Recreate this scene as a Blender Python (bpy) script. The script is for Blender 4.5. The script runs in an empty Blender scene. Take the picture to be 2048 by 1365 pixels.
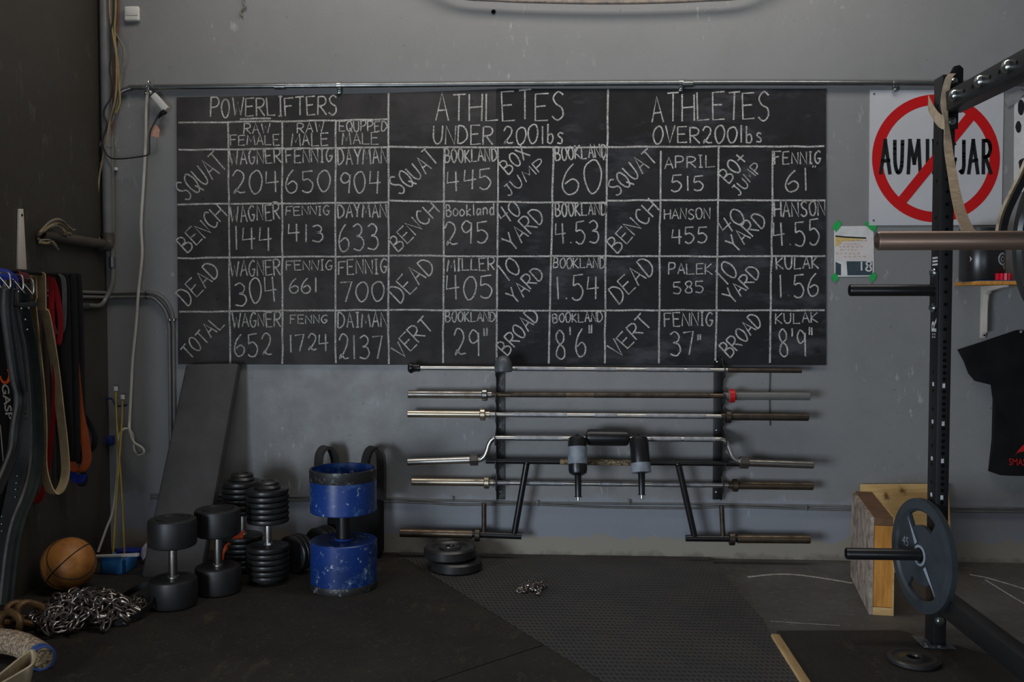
import bpy, bmesh, math, random
from mathutils import Vector as V, Matrix

# ------------------------------------------------------------------ camera, light, exposure
sc = bpy.context.scene
COL = sc.collection
FPX, CX, CY = 1882.0, 1024.0, 682.5
D, H = 5.31, 1.43
YAW, PIT = math.radians(3.07), math.radians(2.19)
CAMP = V((0, -D, H))
FWD = V((-math.sin(YAW) * math.cos(PIT), math.cos(YAW) * math.cos(PIT), -math.sin(PIT)))
RGT = V((math.cos(YAW), math.sin(YAW), 0))
UPV = RGT.cross(FWD)
cd = bpy.data.cameras.new('camera'); cam = bpy.data.objects.new('camera', cd); COL.objects.link(cam)
cd.sensor_width = 36; cd.lens = FPX / 2048 * 36; cd.clip_start = .05
m3 = Matrix((RGT, UPV, -FWD)).transposed()
cam.matrix_world = Matrix.Translation(CAMP) @ m3.to_4x4()
sc.camera = cam
sc.view_settings.view_transform = 'Standard'; sc.view_settings.look = 'None'
sc.view_settings.gamma = 1; sc.view_settings.use_curve_mapping = False
sc.view_settings.exposure = 0.92

w = bpy.data.worlds.new('world'); sc.world = w; w.use_nodes = True
w.node_tree.nodes['Background'].inputs[0].default_value = (.55, .65, .8, 1)
w.node_tree.nodes['Background'].inputs[1].default_value = .03

def area(name, loc, target, sx, sy, watts, col, spread=180):
    l = bpy.data.lights.new(name, 'AREA'); l.shape = 'RECTANGLE'; l.size = sx; l.size_y = sy
    l.energy = watts; l.color = col; l.spread = math.radians(spread)
    o = bpy.data.objects.new(name, l); COL.objects.link(o); o.location = loc
    o.rotation_euler = (V(target) - V(loc)).to_track_quat('-Z', 'Y').to_euler()
    return o
# daylight through the half-raised roller door in the left wall near the camera, and through high roof windows
area('door_daylight', (-2.80, -4.95, .66), (0, -4.2, .75), 2.5, 1.25, 112, (.74, .86, 1.0))
area('rear_door_daylight', (.2, -7.06, .62), (.5, 0, .8), 2.7, 1.15, 17, (.78, .88, 1.0))
area('roof_window_daylight', (-.05, -1.08, 4.12), (-.05, -.4, 1.9), 4.2, .8, 31, (1.0, .95, .89))

# ------------------------------------------------------------------ pixel -> world
def ray(px, py):
    return FWD * FPX + RGT * (px - CX) - UPV * (py - CY)
def aY(px, py, y):
    r = ray(px, py); return CAMP + r * ((y - CAMP.y) / r.y)
def aZ(px, py, z):
    r = ray(px, py); return CAMP + r * ((z - CAMP.z) / r.z)
def aX(px, py, x):
    r = ray(px, py); return CAMP + r * ((x - CAMP.x) / r.x)

# ------------------------------------------------------------------ mesh builder
def frame_for(ax):
    ax = ax.normalized()
    t = V((0, 0, 1)) if abs(ax.z) < .9 else V((1, 0, 0))
    u = t.cross(ax).normalized(); return u, ax.cross(u), ax
def smooth_path(p, n=6, closed=False):
    p = [V(q) for q in p]; out = []; N = len(p)
    if N < 3: return p
    rng = range(N) if closed else range(N - 1)
    for i in rng:
        if closed: a, b, c, d = p[(i-1) % N], p[i], p[(i+1) % N], p[(i+2) % N]
        else: a, b, c, d = p[max(i-1, 0)], p[i], p[i+1], p[min(i+2, N-1)]
        for k in range(n):
            t = k / n
            out.append(.5*((2*b)+(c-a)*t+(2*a-5*b+4*c-d)*t*t+(3*b-a-3*c+d)*t**3))
    if not closed: out.append(p[-1])
    return out

class MB:
    def __init__(s): s.v = []; s.f = []
    def add(s, vs, fs):
        o = len(s.v); s.v += [V(x) for x in vs]; s.f += [tuple(i + o for i in f) for f in fs]
    def box(s, lo, hi, bev=0, seg=2, M=None):
        bm = bmesh.new(); bmesh.ops.create_cube(bm, size=1)
        lo, hi = V(lo), V(hi)
        for q in bm.verts: q.co = V((lo[i] + (q.co[i] + .5) * (hi[i] - lo[i]) for i in range(3)))
        if bev: bmesh.ops.bevel(bm, geom=bm.edges[:], offset=bev, segments=seg, affect='EDGES', profile=.5)
        s.bm(bm, M); return s
    def bm(s, bm, M=None):
        bm.verts.index_update()
        s.add([(M @ q.co) if M else q.co.copy() for q in bm.verts], [[q.index for q in f.verts] for f in bm.faces]); bm.free()
    def prism(s, base, vec, bev=0):
        n = len(base); b = [V(q) for q in base]; vec = V(vec)
        bm = bmesh.new(); A = [bm.verts.new(q) for q in b]; B_ = [bm.verts.new(q + vec) for q in b]
        bm.faces.new(A[::-1]); bm.faces.new(B_)
        for i in range(n): bm.faces.new((A[i], A[(i+1) % n], B_[(i+1) % n], B_[i]))
        bmesh.ops.recalc_face_normals(bm, faces=bm.faces[:])
        if bev: bmesh.ops.bevel(bm, geom=bm.edges[:], offset=bev, segments=2, affect='EDGES', profile=.5)
        bmesh.ops.triangulate(bm, faces=[f for f in bm.faces if len(f.verts) > 4])
        s.bm(bm); return s
    def tube(s, path, r, seg=12, caps=True, closed=False):
        p = [V(q) for q in path]; n = len(p)
        R = r if isinstance(r, (list, tuple)) else [r] * n
        tg = []
        for i in range(n):
            a = p[i-1] if (i or closed) else p[0]; b = p[(i+1) % n] if (i < n-1 or closed) else p[-1]
            t = (b - a); tg.append(t.normalized() if t.length > 1e-9 else V((0, 0, 1)))
        u, _, _ = frame_for(tg[0]); vs = []
        for i in range(n):
            u = (u - tg[i] * u.dot(tg[i]))
            u = u.normalized() if u.length > 1e-6 else frame_for(tg[i])[0]
            w_ = tg[i].cross(u)
            for k in range(seg):
                a = 2 * math.pi * k / seg
                vs.append(p[i] + (u * math.cos(a) + w_ * math.sin(a)) * R[i])
        fs = []
        for i in range(n if closed else n - 1):
            j = (i + 1) % n
            for k in range(seg):
                l = (k + 1) % seg; fs.append((i*seg+k, i*seg+l, j*seg+l, j*seg+k))
        if caps and not closed:
            fs.append(tuple(range(seg))[::-1]); fs.append(tuple((n-1)*seg+k for k in range(seg)))
        s.add(vs, fs); return s
    def lathe(s, prof, o=(0, 0, 0), ax=(0, 0, 1), seg=32):
        u, w_, ax = frame_for(V(ax)); o = V(o); vs = []; fs = []; n = len(prof)
        for r, z in prof:
            for k in range(seg):
                a = 2*math.pi*k/seg; vs.append(o + ax*z + (u*math.cos(a) + w_*math.sin(a))*max(r, 1e-5))
        for i in range(n - 1):
            for k in range(seg):
                l = (k+1) % seg; fs.append((i*seg+k, i*seg+l, (i+1)*seg+l, (i+1)*seg+k))
        s.add(vs, fs); return s
    def cyl(s, a, b, r, seg=20, bev=0):
        a, b = V(a), V(b); L = (b - a).length; e = bev or r*.06
        return s.lathe([(0, 0), (r-e, 0), (r, e), (r, L-e), (r-e, L), (0, L)], a, b - a, seg)
    def ribbon(s, path, wv, t):
        p = [V(q) for q in path]; n = len(p); vs = []; fs = []
        for i in range(n):
            tg = (p[min(i+1, n-1)] - p[max(i-1, 0)]).normalized()
            wd = V(wv[i]) if isinstance(wv, list) else V(wv)
            nn = tg.cross(wd.normalized()); nn = nn.normalized() if nn.length > 1e-5 else V((0, -1, 0))
            for a, b in ((-.5, -.5), (.5, -.5), (.5, .5), (-.5, .5)): vs.append(p[i] + wd*a + nn*b*t)
        for i in range(n-1):
            for k in range(4):
                l = (k+1) % 4; fs.append((4*i+k, 4*i+l, 4*i+4+l, 4*i+4+k))
        fs += [(3, 2, 1, 0), tuple(4*(n-1)+k for k in range(4))]
        s.add(vs, fs); return s
    def sphere(s, c, r, seg=24):
        return s.lathe([(math.sin(math.pi*i/16)*r, -math.cos(math.pi*i/16)*r) for i in range(17)], c, (0, 0, 1), seg)
    def flatstroke(s, pts, wdt, nrm):
        n = len(pts); nrm = V(nrm); vs = []; fs = []
        for i in range(n):
            t = (pts[min(i+1, n-1)] - pts[max(i-1, 0)])
            t = t.normalized() if t.length > 1e-9 else V((1, 0, 0))
            sd = t.cross(nrm) * wdt * .5; vs += [pts[i] + sd, pts[i] - sd]
        for i in range(n-1): fs.append((2*i, 2*i+1, 2*i+3, 2*i+2))
        s.add(vs, fs); return s

WORLD = {}
def wloc(p):
    return WORLD.get(p.name, V((0, 0, 0))) if p else V((0, 0, 0))
def mk(name, b, m, parent=None, origin=None, smooth=True, ang=40):
    me = bpy.data.meshes.new(name); off = V(origin) if origin is not None else wloc(parent)
    me.from_pydata([tuple(q - off) for q in b.v], [], b.f); me.validate()
    bm = bmesh.new(); bm.from_mesh(me); bmesh.ops.recalc_face_normals(bm, faces=bm.faces[:])
    for f in bm.faces: f.smooth = smooth
    if smooth:
        for e in bm.edges:
            if len(e.link_faces) == 2 and e.calc_face_angle(0) > math.radians(ang): e.smooth = False
    bm.to_mesh(me); bm.free()
    me.materials.append(m)
    o = bpy.data.objects.new(name, me); COL.objects.link(o)
    if parent: o.parent = parent
    if origin is not None: o.location = off
    WORLD[o.name] = off
    return o
def thing(name, label, cat, loc=(0, 0, 0), group=None):
    o = bpy.data.objects.new(name, None); COL.objects.link(o); o.location = loc; o.empty_display_size = .05
    o['label'] = label; o['category'] = cat
    if group: o['group'] = group
    WORLD[o.name] = V(loc); return o
def solo(name, b, m, label, cat, group=None, **k):
    xs = [q.x for q in b.v]; ys = [q.y for q in b.v]; zs = [q.z for q in b.v]
    o = mk(name, b, m, None, V(((min(xs)+max(xs))/2, (min(ys)+max(ys))/2, min(zs))), **k)
    o['label'] = label; o['category'] = cat
    if group: o['group'] = group
    return o
def struct(name, b, m, **k):
    o = mk(name, b, m, **k); o['kind'] = 'structure'; return o
def plab(o, label): o['label'] = label; return o
def dup(root, loc, rotz, label):
    r = root.copy(); COL.objects.link(r); r.location = loc; r.rotation_euler = (0, 0, rotz); r['label'] = label
    for ch in list(root.children):
        c = ch.copy(); COL.objects.link(c); c.parent = r
        for g in ch.children:
            d = g.copy(); COL.objects.link(d); d.parent = c
    return r
def text_mb(txt, bold=0, size=1):
    cu = bpy.data.curves.new('tmp', 'FONT'); cu.body = txt; cu.size = size; cu.offset = bold; cu.resolution_u = 4
    o = bpy.data.objects.new('tmp', cu); COL.objects.link(o); bpy.context.view_layer.update()
    me = bpy.data.meshes.new_from_object(o); b = MB()
    b.add([q.co.copy() for q in me.vertices], [tuple(p.vertices) for p in me.polygons])
    bpy.data.objects.remove(o); bpy.data.curves.remove(cu); bpy.data.meshes.remove(me)
    return b
def text_on(txt, p00, p10, p01, nrm=(0, -1, 0), lift=.001, bold=0):
    """text stretched over the quad with lower left p00, lower right p10, upper left p01"""
    b = text_mb(txt, bold); xs = [q.x for q in b.v]; ys = [q.y for q in b.v]
    x0, x1, y0, y1 = min(xs), max(xs), min(ys), max(ys); p00, p10, p01 = V(p00), V(p10), V(p01)
    b.v = [p00 + (p10-p00)*((q.x-x0)/(x1-x0)) + (p01-p00)*((q.y-y0)/(y1-y0)) + V(nrm)*lift for q in b.v]
    return b

# ------------------------------------------------------------------ materials
def S(r, g, b):
    f = lambda c: (c/255/12.92) if c/255 <= .04045 else ((c/255+.055)/1.055)**2.4
    return (f(r), f(g), f(b), 1)
class NT:
    def __init__(s, name):
        s.m = bpy.data.materials.new(name); s.m.use_nodes = True; s.t = s.m.node_tree; s.n = s.t.nodes
        s.p = s.n['Principled BSDF']; s.tc = s.n.new('ShaderNodeTexCoord').outputs['Object']
    def L(s, a, b): s.t.links.new(a, b)
    def noise(s, scale, detail=3, rough=.6, vec=None, stretch=None):
        n = s.n.new('ShaderNodeTexNoise'); n.inputs['Scale'].default_value = scale
        n.inputs['Detail'].default_value = detail; n.inputs['Roughness'].default_value = rough
        v = vec or s.tc
        if stretch:
            mp = s.n.new('ShaderNodeMapping'); mp.inputs['Scale'].default_value = stretch; s.L(v, mp.inputs[0]); v = mp.outputs[0]
        s.L(v, n.inputs['Vector']); return n.outputs['Fac']
    def ramp(s, f, a, b, lo=0., hi=1.):
        n = s.n.new('ShaderNodeMapRange'); n.inputs[1].default_value = a; n.inputs[2].default_value = b
        n.inputs[3].default_value = lo; n.inputs[4].default_value = hi; s.L(f, n.inputs[0]); return n.outputs[0]
    def mix(s, f, a, b):
        n = s.n.new('ShaderNodeMix'); n.data_type = 'RGBA'
        if hasattr(f, 'is_linked'): s.L(f, n.inputs[0])
        else: n.inputs[0].default_value = f
        for q, i in ((a, 6), (b, 7)):
            if hasattr(q, 'is_linked'): s.L(q, n.inputs[i])
            else: n.inputs[i].default_value = q
        return n.outputs[2]
    def math(s, op, a, b=0.):
        n = s.n.new('ShaderNodeMath'); n.operation = op
        for q, i in ((a, 0), (b, 1)):
            if hasattr(q, 'is_linked'): s.L(q, n.inputs[i])
            else: n.inputs[i].default_value = q
        return n.outputs[0]
    def sep(s):
        n = s.n.new('ShaderNodeSeparateXYZ'); s.L(s.tc, n.inputs[0]); return n.outputs
    def bump(s, f, st, dist=.002):
        n = s.n.new('ShaderNodeBump'); n.inputs['Strength'].default_value = st; n.inputs['Distance'].default_value = dist
        s.L(f, n.inputs['Height']); s.L(n.outputs[0], s.p.inputs['Normal'])
    def fin(s, col, rough=.5, metal=0., spec=.5):
        if hasattr(col, 'is_linked'): s.L(col, s.p.inputs['Base Color'])
        else: s.p.inputs['Base Color'].default_value = col
        if hasattr(rough, 'is_linked'): s.L(rough, s.p.inputs['Roughness'])
        else: s.p.inputs['Roughness'].default_value = rough
        s.p.inputs['Metallic'].default_value = metal; s.p.inputs['Specular IOR Level'].default_value = spec
        return s.m
def mat(name, c, c2=None, rough=.5, metal=0., scale=9, lo=.35, hi=.7, bump=0, bscale=80, spec=.5, stretch=None, rvar=.0):
    t = NT(name); c2 = c2 or tuple(x*.72 for x in c[:3]) + (1,)
    f = t.noise(scale, 4, .65, stretch=stretch)
    if bump: t.bump(t.noise(bscale, 2), bump)
    r = t.ramp(f, .3, .7, max(.02, rough-rvar), min(1, rough+rvar)) if rvar else rough
    return t.fin(t.mix(t.ramp(f, lo, hi), c, c2), r, metal, spec)

def wall_mat(name, base, beige=True):
    t = NT(name); x, y, z = t.sep()
    big = t.noise(.9, 3, .6); med = t.noise(5, 4, .7)
    c = t.mix(t.ramp(big, .35, .65), base, tuple(q*1.12 for q in base[:3]) + (1,))
    c = t.mix(t.ramp(med, .45, .75, 0, .35), c, tuple(q*.78 for q in base[:3]) + (1,))
    sc_ = t.noise(26, 3, .7, stretch=(1, 1, .35)); msk = t.noise(1.7, 2)
    c = t.mix(t.math('MULTIPLY', t.ramp(sc_, .60, .67), t.ramp(msk, .50, .60, 0, .5 if beige else .06)), c, S(188, 186, 180))
    dk = t.noise(40, 2, .5)
    c = t.mix(t.ramp(dk, .73, .77, 0, .5), c, S(50, 48, 46))
    if beige:
        wob = t.noise(7, 4, .6, stretch=(1, 1, .0)); edge = t.math('ADD', t.ramp(wob, .3, .7, .08, .15), 0.0)
        c = t.mix(t.ramp(t.math('SUBTRACT', t.math('ADD', edge, .22), z), -.012, .012, 0, .4), c, S(150, 154, 166))
        c = t.mix(t.ramp(t.math('SUBTRACT', edge, z), -.004, .004), c, S(150, 141, 127))
        dirt = t.ramp(t.math('ADD', z, t.ramp(t.noise(14, 3), .3, .7, -.03, .03)), .0, .03, .4, 0)
        c = t.mix(dirt, c, S(70, 64, 56))
    pl = t.noise(70, 2, .5); t.bump(t.math('ADD', t.math('MULTIPLY', pl, .5), t.math('MULTIPLY', t.noise(6, 3), 1.5)), .22, .004)
    return t.fin(c, t.ramp(med, .3, .7, .38, .55), 0, .45)

M = {}
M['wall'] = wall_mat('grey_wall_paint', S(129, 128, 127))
M['wall_shade'] = wall_mat('shaded_wall_paint', S(60, 56, 50), False)  # left wall's shade put into a darker copy of the wall paint
M['ceil'] = mat('ceiling_white', S(120, 118, 112), rough=.9)
t = NT('concrete_floor'); a = t.noise(1.6, 5, .65); b_ = t.noise(22, 4, .7)
c = t.mix(t.ramp(a, .35, .65), S(92, 89, 86), S(70, 66, 61)); c = t.mix(t.ramp(b_, .55, .75, 0, .6), c, S(118, 114, 108))
t.bump(b_, .15); M['concrete'] = t.fin(c, .62, 0, .35)
t = NT('black_rubber_mat'); a = t.noise(2.4, 5, .7); b_ = t.noise(60, 3, .7)
c = t.mix(t.ramp(a, .4, .7), S(36, 33, 29), S(50, 45, 38)); c = t.mix(t.ramp(b_, .60, .72, 0, .5), c, S(98, 88, 70))
c = t.mix(t.ramp(t.noise(9, 5, .75, stretch=(1, .4, 1)), .58, .70, 0, .4), c, S(92, 80, 60))
t.bump(t.noise(170, 2), .25, .002); M['rubber'] = t.fin(c, .72, 0, .3)
t = NT('diamond_rubber_mat'); x, y, z = t.sep()
u_ = t.math('SINE', t.math('MULTIPLY', t.math('ADD', x, t.math('MULTIPLY', y, .8)), 150))
v_ = t.math('SINE', t.math('MULTIPLY', t.math('SUBTRACT', x, t.math('MULTIPLY', y, .25)), 150))
dm = t.ramp(t.math('MULTIPLY', u_, v_), .1, .6)
a = t.noise(2.0, 5, .7)
c = t.mix(t.ramp(a, .35, .7), S(58, 56, 56), S(76, 72, 68)); c = t.mix(t.math('MULTIPLY', dm, .75), c, S(24, 23, 23))
c = t.mix(t.ramp(t.noise(8, 5, .75), .66, .78, 0, .5), c, S(120, 104, 86))
t.bump(dm, .6, .002); M['diamond'] = t.fin(c, .6, 0, .35)
t = NT('chalkboard_left'); a = t.noise(2.2, 4, .65); x, y, z = t.sep()
c = t.mix(t.ramp(a, .4, .66), S(48, 46, 46), S(72, 68, 67)); c = t.mix(t.ramp(t.noise(30, 3, .7), .66, .72, 0, .8), c, S(26, 24, 23))  # sheen across the left panel is put into this paler base
c = t.mix(t.ramp(t.noise(3.5, 5, .7, stretch=(.5, 1, 1.6)), .54, .68, 0, .55), c, S(74, 73, 75)); t.bump(t.noise(60, 2), .1); M['board1'] = t.fin(c, .7, 0, .2)
t = NT('chalkboard_right'); a = t.noise(2.6, 5, .65)
c = t.mix(t.ramp(a, .45, .7), S(34, 33, 34), S(46, 45, 47))
c = t.mix(t.ramp(t.noise(3.2, 5, .7, stretch=(.6, 1, 1.5)), .53, .68, 0, .7), c, S(76, 76, 81)); M['board2'] = t.fin(c, .7, 0, .2)
t = NT('chalk'); t.fin(t.mix(t.ramp(t.noise(25, 3), .35, .65), S(206, 202, 196), S(164, 160, 154)), .95, 0, .1)
tr = t.n.new('ShaderNodeBsdfTransparent'); mx = t.n.new('ShaderNodeMixShader')
t.L(t.ramp(t.noise(150, 2, .6), .36, .50, .22, .95), mx.inputs[0]); t.L(tr.outputs[0], mx.inputs[1]); t.L(t.p.outputs[0], mx.inputs[2])
t.L(mx.outputs[0], t.n['Material Output'].inputs[0]); M['chalk'] = t.m
M['chrome'] = mat('polished_steel', S(214, 212, 208), S(186, 180, 170), rough=.33, metal=1, scale=14, rvar=.05)
M['litsteel'] = mat('warm_lit_steel', S(224, 212, 192), S(206, 190, 166), rough=.34, metal=1, scale=10, rvar=.05)  # warm light on the left sleeves, put into the steel colour
M['steel'] = mat('worn_steel', S(168, 166, 162), S(120, 108, 96), rough=.36, metal=1, scale=12, rvar=.1)
M['knurl'] = mat('knurled_steel', S(176, 176, 180), S(140, 138, 138), rough=.5, metal=1, scale=30, bump=.4, bscale=600)
M['rusty'] = mat('rusty_shaded_steel', S(118, 104, 88), S(84, 68, 54), rough=.42, metal=.9, scale=18, rvar=.12)  # rust; on one right sleeve the colour also carries shade
M['rustshade'] = mat('dark_rusty_shaded_steel', S(92, 82, 72), S(62, 52, 45), rough=.45, metal=.8, scale=15, rvar=.1)  # rust, and also shade painted onto a right-hand sleeve
M['brownbar'] = mat('brown_steel_sleeve', S(152, 126, 110), S(124, 104, 92), rough=.4, metal=.85, scale=10, stretch=(.3, 3, 3), rvar=.08)
M['conduit'] = mat('galvanised_conduit', S(150, 152, 152), S(112, 114, 114), rough=.3, metal=.9, scale=7, rvar=.08)
M['conduit_p'] = mat('painted_conduit', S(112, 110, 106), S(92, 90, 86), rough=.4, metal=0, scale=8)
M['pipe'] = mat('painted_grey_pipe', S(112, 112, 112), S(96, 96, 95), rough=.42, scale=6)
M['pipedark'] = mat('painted_dark_pipe', S(82, 76, 68), S(64, 58, 50), rough=.5, scale=6)
M['blackmetal'] = mat('black_powdercoat', S(20, 20, 21), S(14, 14, 15), rough=.48, scale=20, bump=.1, bscale=300)
M['blackgloss'] = mat('black_gloss_tube', S(26, 25, 26), S(18, 17, 17), rough=.3, scale=14)
M['rackgrey'] = mat('black_speckled_flat_bar', S(88, 89, 92), S(52, 52, 54), rough=.45, scale=60, lo=.4, hi=.6)
M['blackrub'] = mat('black_rubber_head', S(40, 39, 39), S(30, 29, 28), rough=.46, scale=10, bump=.08, bscale=120)
M['plateblk'] = mat('black_enamel_plate', S(42, 41, 40), S(28, 27, 26), rough=.36, scale=12)
M['plategrey'] = mat('blue_grey_urethane', S(52, 58, 62), S(42, 47, 50), rough=.5, scale=8)
M['plateraise'] = mat('pale_raised_spoke', S(150, 156, 164), S(120, 126, 134), rough=.4, scale=12)
t = NT('blue_chipped_paint'); a = t.noise(3, 4, .6)
c = t.mix(t.ramp(a, .35, .65), S(26, 60, 128), S(16, 40, 92)); c = t.mix(t.ramp(t.noise(26, 5, .75), .60, .66), c, S(170, 176, 190))
c = t.mix(t.ramp(t.noise(6, 5, .8), .54, .70, 0, .45), c, S(110, 146, 190)); t.bump(t.noise(18, 4), .2); M['blue'] = t.fin(c, .32, 0, .5)
t = NT('black_chipped_band'); c = t.mix(t.ramp(t.noise(22, 5, .75), .56, .66), S(38, 37, 37), S(128, 128, 130)); M['band'] = t.fin(c, .5)
M['foam'] = mat('grey_foam_mat', S(84, 82, 81), S(68, 66, 65), rough=.8, scale=4, bump=.1, bscale=200, spec=.25)
M['pad'] = mat('black_vinyl_pad', S(30, 29, 30), S(20, 20, 21), rough=.34, scale=25, bump=.3, bscale=25)
M['tape'] = mat('grey_duct_tape', S(140, 146, 154), S(104, 110, 118), rough=.42, scale=18, bump=.3, bscale=40)
M['camo'] = mat('speckled_tan_tape', S(160, 136, 100), S(72, 60, 46), rough=.7, scale=90, lo=.42, hi=.58)
M['white'] = mat('white_plastic', S(214, 212, 206), S(196, 193, 186), rough=.45, scale=5)
M['cordw'] = mat('white_cord', S(196, 192, 184), S(172, 166, 156), rough=.5, scale=5)
M['cream'] = mat('cream_enamel', S(205, 196, 184), S(186, 176, 164), rough=.5, scale=6)
M['cable_tan'] = mat('tan_cable', S(150, 132, 100), S(112, 96, 70), rough=.6, scale=12)
M['cable_grey'] = mat('grey_cable', S(126, 120, 112), S(98, 92, 84), rough=.6, scale=12)
M['cable_yel'] = mat('yellow_cable', S(164, 142, 70), S(128, 108, 52), rough=.6, scale=12)
M['cable_red'] = mat('rust_red_cable', S(116, 66, 46), S(84, 50, 38), rough=.6, scale=12)
M['cable_blk'] = mat('black_cable', S(28, 27, 26), S(20, 19, 18), rough=.5, scale=12)
M['sign'] = mat('white_sign_sheet', S(194, 193, 195), S(184, 183, 185), rough=.38, scale=2)
M['red'] = mat('sign_red', S(198, 12, 16), S(186, 8, 12), rough=.45, scale=3)
M['ink'] = mat('black_ink', S(20, 20, 22), rough=.5)
M['paper'] = mat('printed_paper', S(206, 196, 190), S(216, 208, 204), rough=.7, scale=8)
M['paper_w'] = mat('white_paper', S(222, 220, 216), rough=.7)
M['paper_y'] = mat('yellow_print', S(206, 176, 96), S(214, 190, 130), rough=.7, scale=12)
M['teal'] = mat('dark_teal_print', S(44, 66, 70), S(62, 74, 84), rough=.6, scale=18)
M['green'] = mat('green_tape', S(38, 170, 82), S(34, 156, 74), rough=.5, scale=10)
M['redink'] = mat('red_handwriting', S(186, 120, 104), rough=.8)
M['strap'] = mat('tan_canvas_strap', S(176, 156, 130), S(140, 120, 96), rough=.85, scale=40, bump=.4, bscale=300)
M['tanband'] = mat('tan_rubber_band', S(184, 160, 122), S(150, 126, 92), rough=.6, scale=10)
M['redband'] = mat('red_rubber_band', S(168, 14, 24), S(120, 10, 18), rough=.45, scale=8)
M['orangeband'] = mat('orange_rubber_band', S(190, 88, 34), S(150, 66, 26), rough=.5, scale=8)
M['blkband'] = mat('black_rubber_band', S(30, 29, 30), S(20, 19, 20), rough=.5, scale=8)
M['greyedge'] = mat('grey_belt_edge', S(104, 100, 96), S(80, 77, 74), rough=.7, scale=20)
M['leather'] = mat('black_leather', S(28, 26, 25), S(18, 17, 16), rough=.55, scale=16, bump=.2)
M['greenleather'] = mat('green_black_suede', S(34, 44, 38), S(22, 28, 25), rough=.8, scale=18)
M['blueband'] = mat('blue_fabric', S(20, 50, 170), S(14, 34, 120), rough=.6, scale=8)
M['maroon'] = mat('maroon_fabric', S(92, 20, 30), S(66, 14, 20), rough=.7, scale=8)
M['cloth'] = mat('black_cotton', S(26, 25, 25), S(18, 17, 17), rough=.9, scale=7, bump=.2, bscale=20, spec=.2)
M['shirtred'] = mat('red_print', S(196, 20, 22), rough=.6)
M['orangeprint'] = mat('orange_print', S(232, 92, 30), rough=.6)
M['greyprint'] = mat('grey_print', S(190, 186, 182), rough=.6)
t = NT('orange_ball_leather'); c = t.mix(t.ramp(t.noise(7, 4, .7), .4, .65), S(186, 122, 56), S(140, 84, 36)); t.bump(t.noise(160, 1), .2); M['ball'] = t.fin(c, .55)
M['seam'] = mat('black_seam', S(30, 24, 20), rough=.6)
M['chain'] = mat('dark_steel_chain', S(156, 148, 142), S(110, 98, 90), rough=.34, metal=.95, scale=20, rvar=.1)
M['rustchain'] = mat('rusty_brown_chain', S(128, 98, 62), S(92, 66, 40), rough=.55, metal=.4, scale=20)
M['rope'] = mat('tan_braided_rope', S(186, 164, 138), S(124, 102, 82), rough=.85, scale=90, lo=.4, hi=.6, bump=.6, bscale=140)
M['canvas'] = mat('cream_canvas', S(190, 172, 140), S(166, 148, 118), rough=.8, scale=12)
M['bluetape'] = mat('blue_tape', S(66, 96, 160), S(44, 68, 122), rough=.5, scale=12)
M['bluepan'] = mat('light_blue_plastic', S(58, 132, 196), S(40, 104, 168), rough=.5, scale=8)
M['rod'] = mat('yellow_rod', S(176, 150, 62), S(140, 116, 46), rough=.5, scale=8)
M['clip'] = mat('navy_plastic', S(34, 48, 110), S(24, 34, 84), rough=.5)
M['orange'] = mat('orange_plastic', S(220, 84, 34), S(184, 62, 24), rough=.45, scale=6)
def wood(name, c1, c2, st, sc_=6):
    t = NT(name); g = t.noise(sc_, 5, .65, stretch=st); c = t.mix(t.ramp(g, .35, .68), c1, c2)
    kn = t.noise(5.5, 1, .4); c = t.mix(t.ramp(kn, .72, .78), c, tuple(q*.45 for q in c2[:3]) + (1,))
    return t.fin(c, .6, 0, .35)
M['pine'] = wood('pine_board', S(206, 170, 116), S(178, 138, 84), (.8, 1, 9))
M['amber'] = wood('amber_wood', S(206, 142, 62), S(170, 108, 42), (9, 1, .9))
M['brownwood'] = wood('brown_wood', S(120, 86, 56), S(88, 60, 40), (2, 9, 2))
M['osb'] = mat('weathered_plywood', S(166, 150, 134), S(112, 96, 84), rough=.85, scale=16, lo=.4, hi=.62)
M['strip'] = wood('pale_wood_strip', S(196, 164, 116), S(160, 128, 86), (9, .8, 1))
M['zinc'] = mat('zinc_bolt', S(200, 204, 200), S(160, 168, 164), rough=.25, metal=1)
M['hole'] = mat('dark_hole', S(8, 8, 8), rough=.9, spec=.1)
M['decal'] = mat('white_decal', S(206, 206, 206), S(150, 150, 150), rough=.6, scale=60)
M['blob'] = mat('black_print', S(36, 36, 38), rough=.5)
M['can'] = mat('black_canister', S(38, 36, 36), S(30, 28, 28), rough=.28, scale=5)
M['redlid'] = mat('red_lid', S(214, 22, 50), S(190, 14, 40), rough=.4)
M['bluemat'] = mat('blue_mat', S(52, 96, 140), rough=.7)
M['clear'] = mat('cloudy_tape', S(150, 148, 146), S(120, 118, 116), rough=.3)

# ------------------------------------------------------------------ setting
XL, XR, YR, ZC = aY(217, 780, 0).x, 4.6, -7.0, 4.2
struct('wall_back', MB().box((XL-.2, 0, -.1), (XR+.2, .2, ZC)), M['wall'], smooth=False)
DY0, DY1 = -6.3, -3.6
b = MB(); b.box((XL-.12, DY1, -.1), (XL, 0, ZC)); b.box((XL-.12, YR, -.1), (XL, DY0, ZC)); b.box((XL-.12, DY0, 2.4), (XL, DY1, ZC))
struct('wall_left', b, M['wall_shade'], smooth=False)
struct('door_1', MB().box((XL-.09, DY0, 1.3), (XL-.05, DY1, 2.4)), M['pipe'], smooth=False)
struct('wall_right', MB().box((XR, YR, -.1), (XR+.2, 0, ZC)), M['wall'], smooth=False)
struct('floor', MB().box((XL-.2, YR-.2, -.1), (XR+.2, .2, 0)), M['concrete'], smooth=False)
struct('ceiling', MB().box((XL-.2, YR-.2, ZC), (XR+.2, .2, ZC+.1)), M['ceil'], smooth=False)
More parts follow.
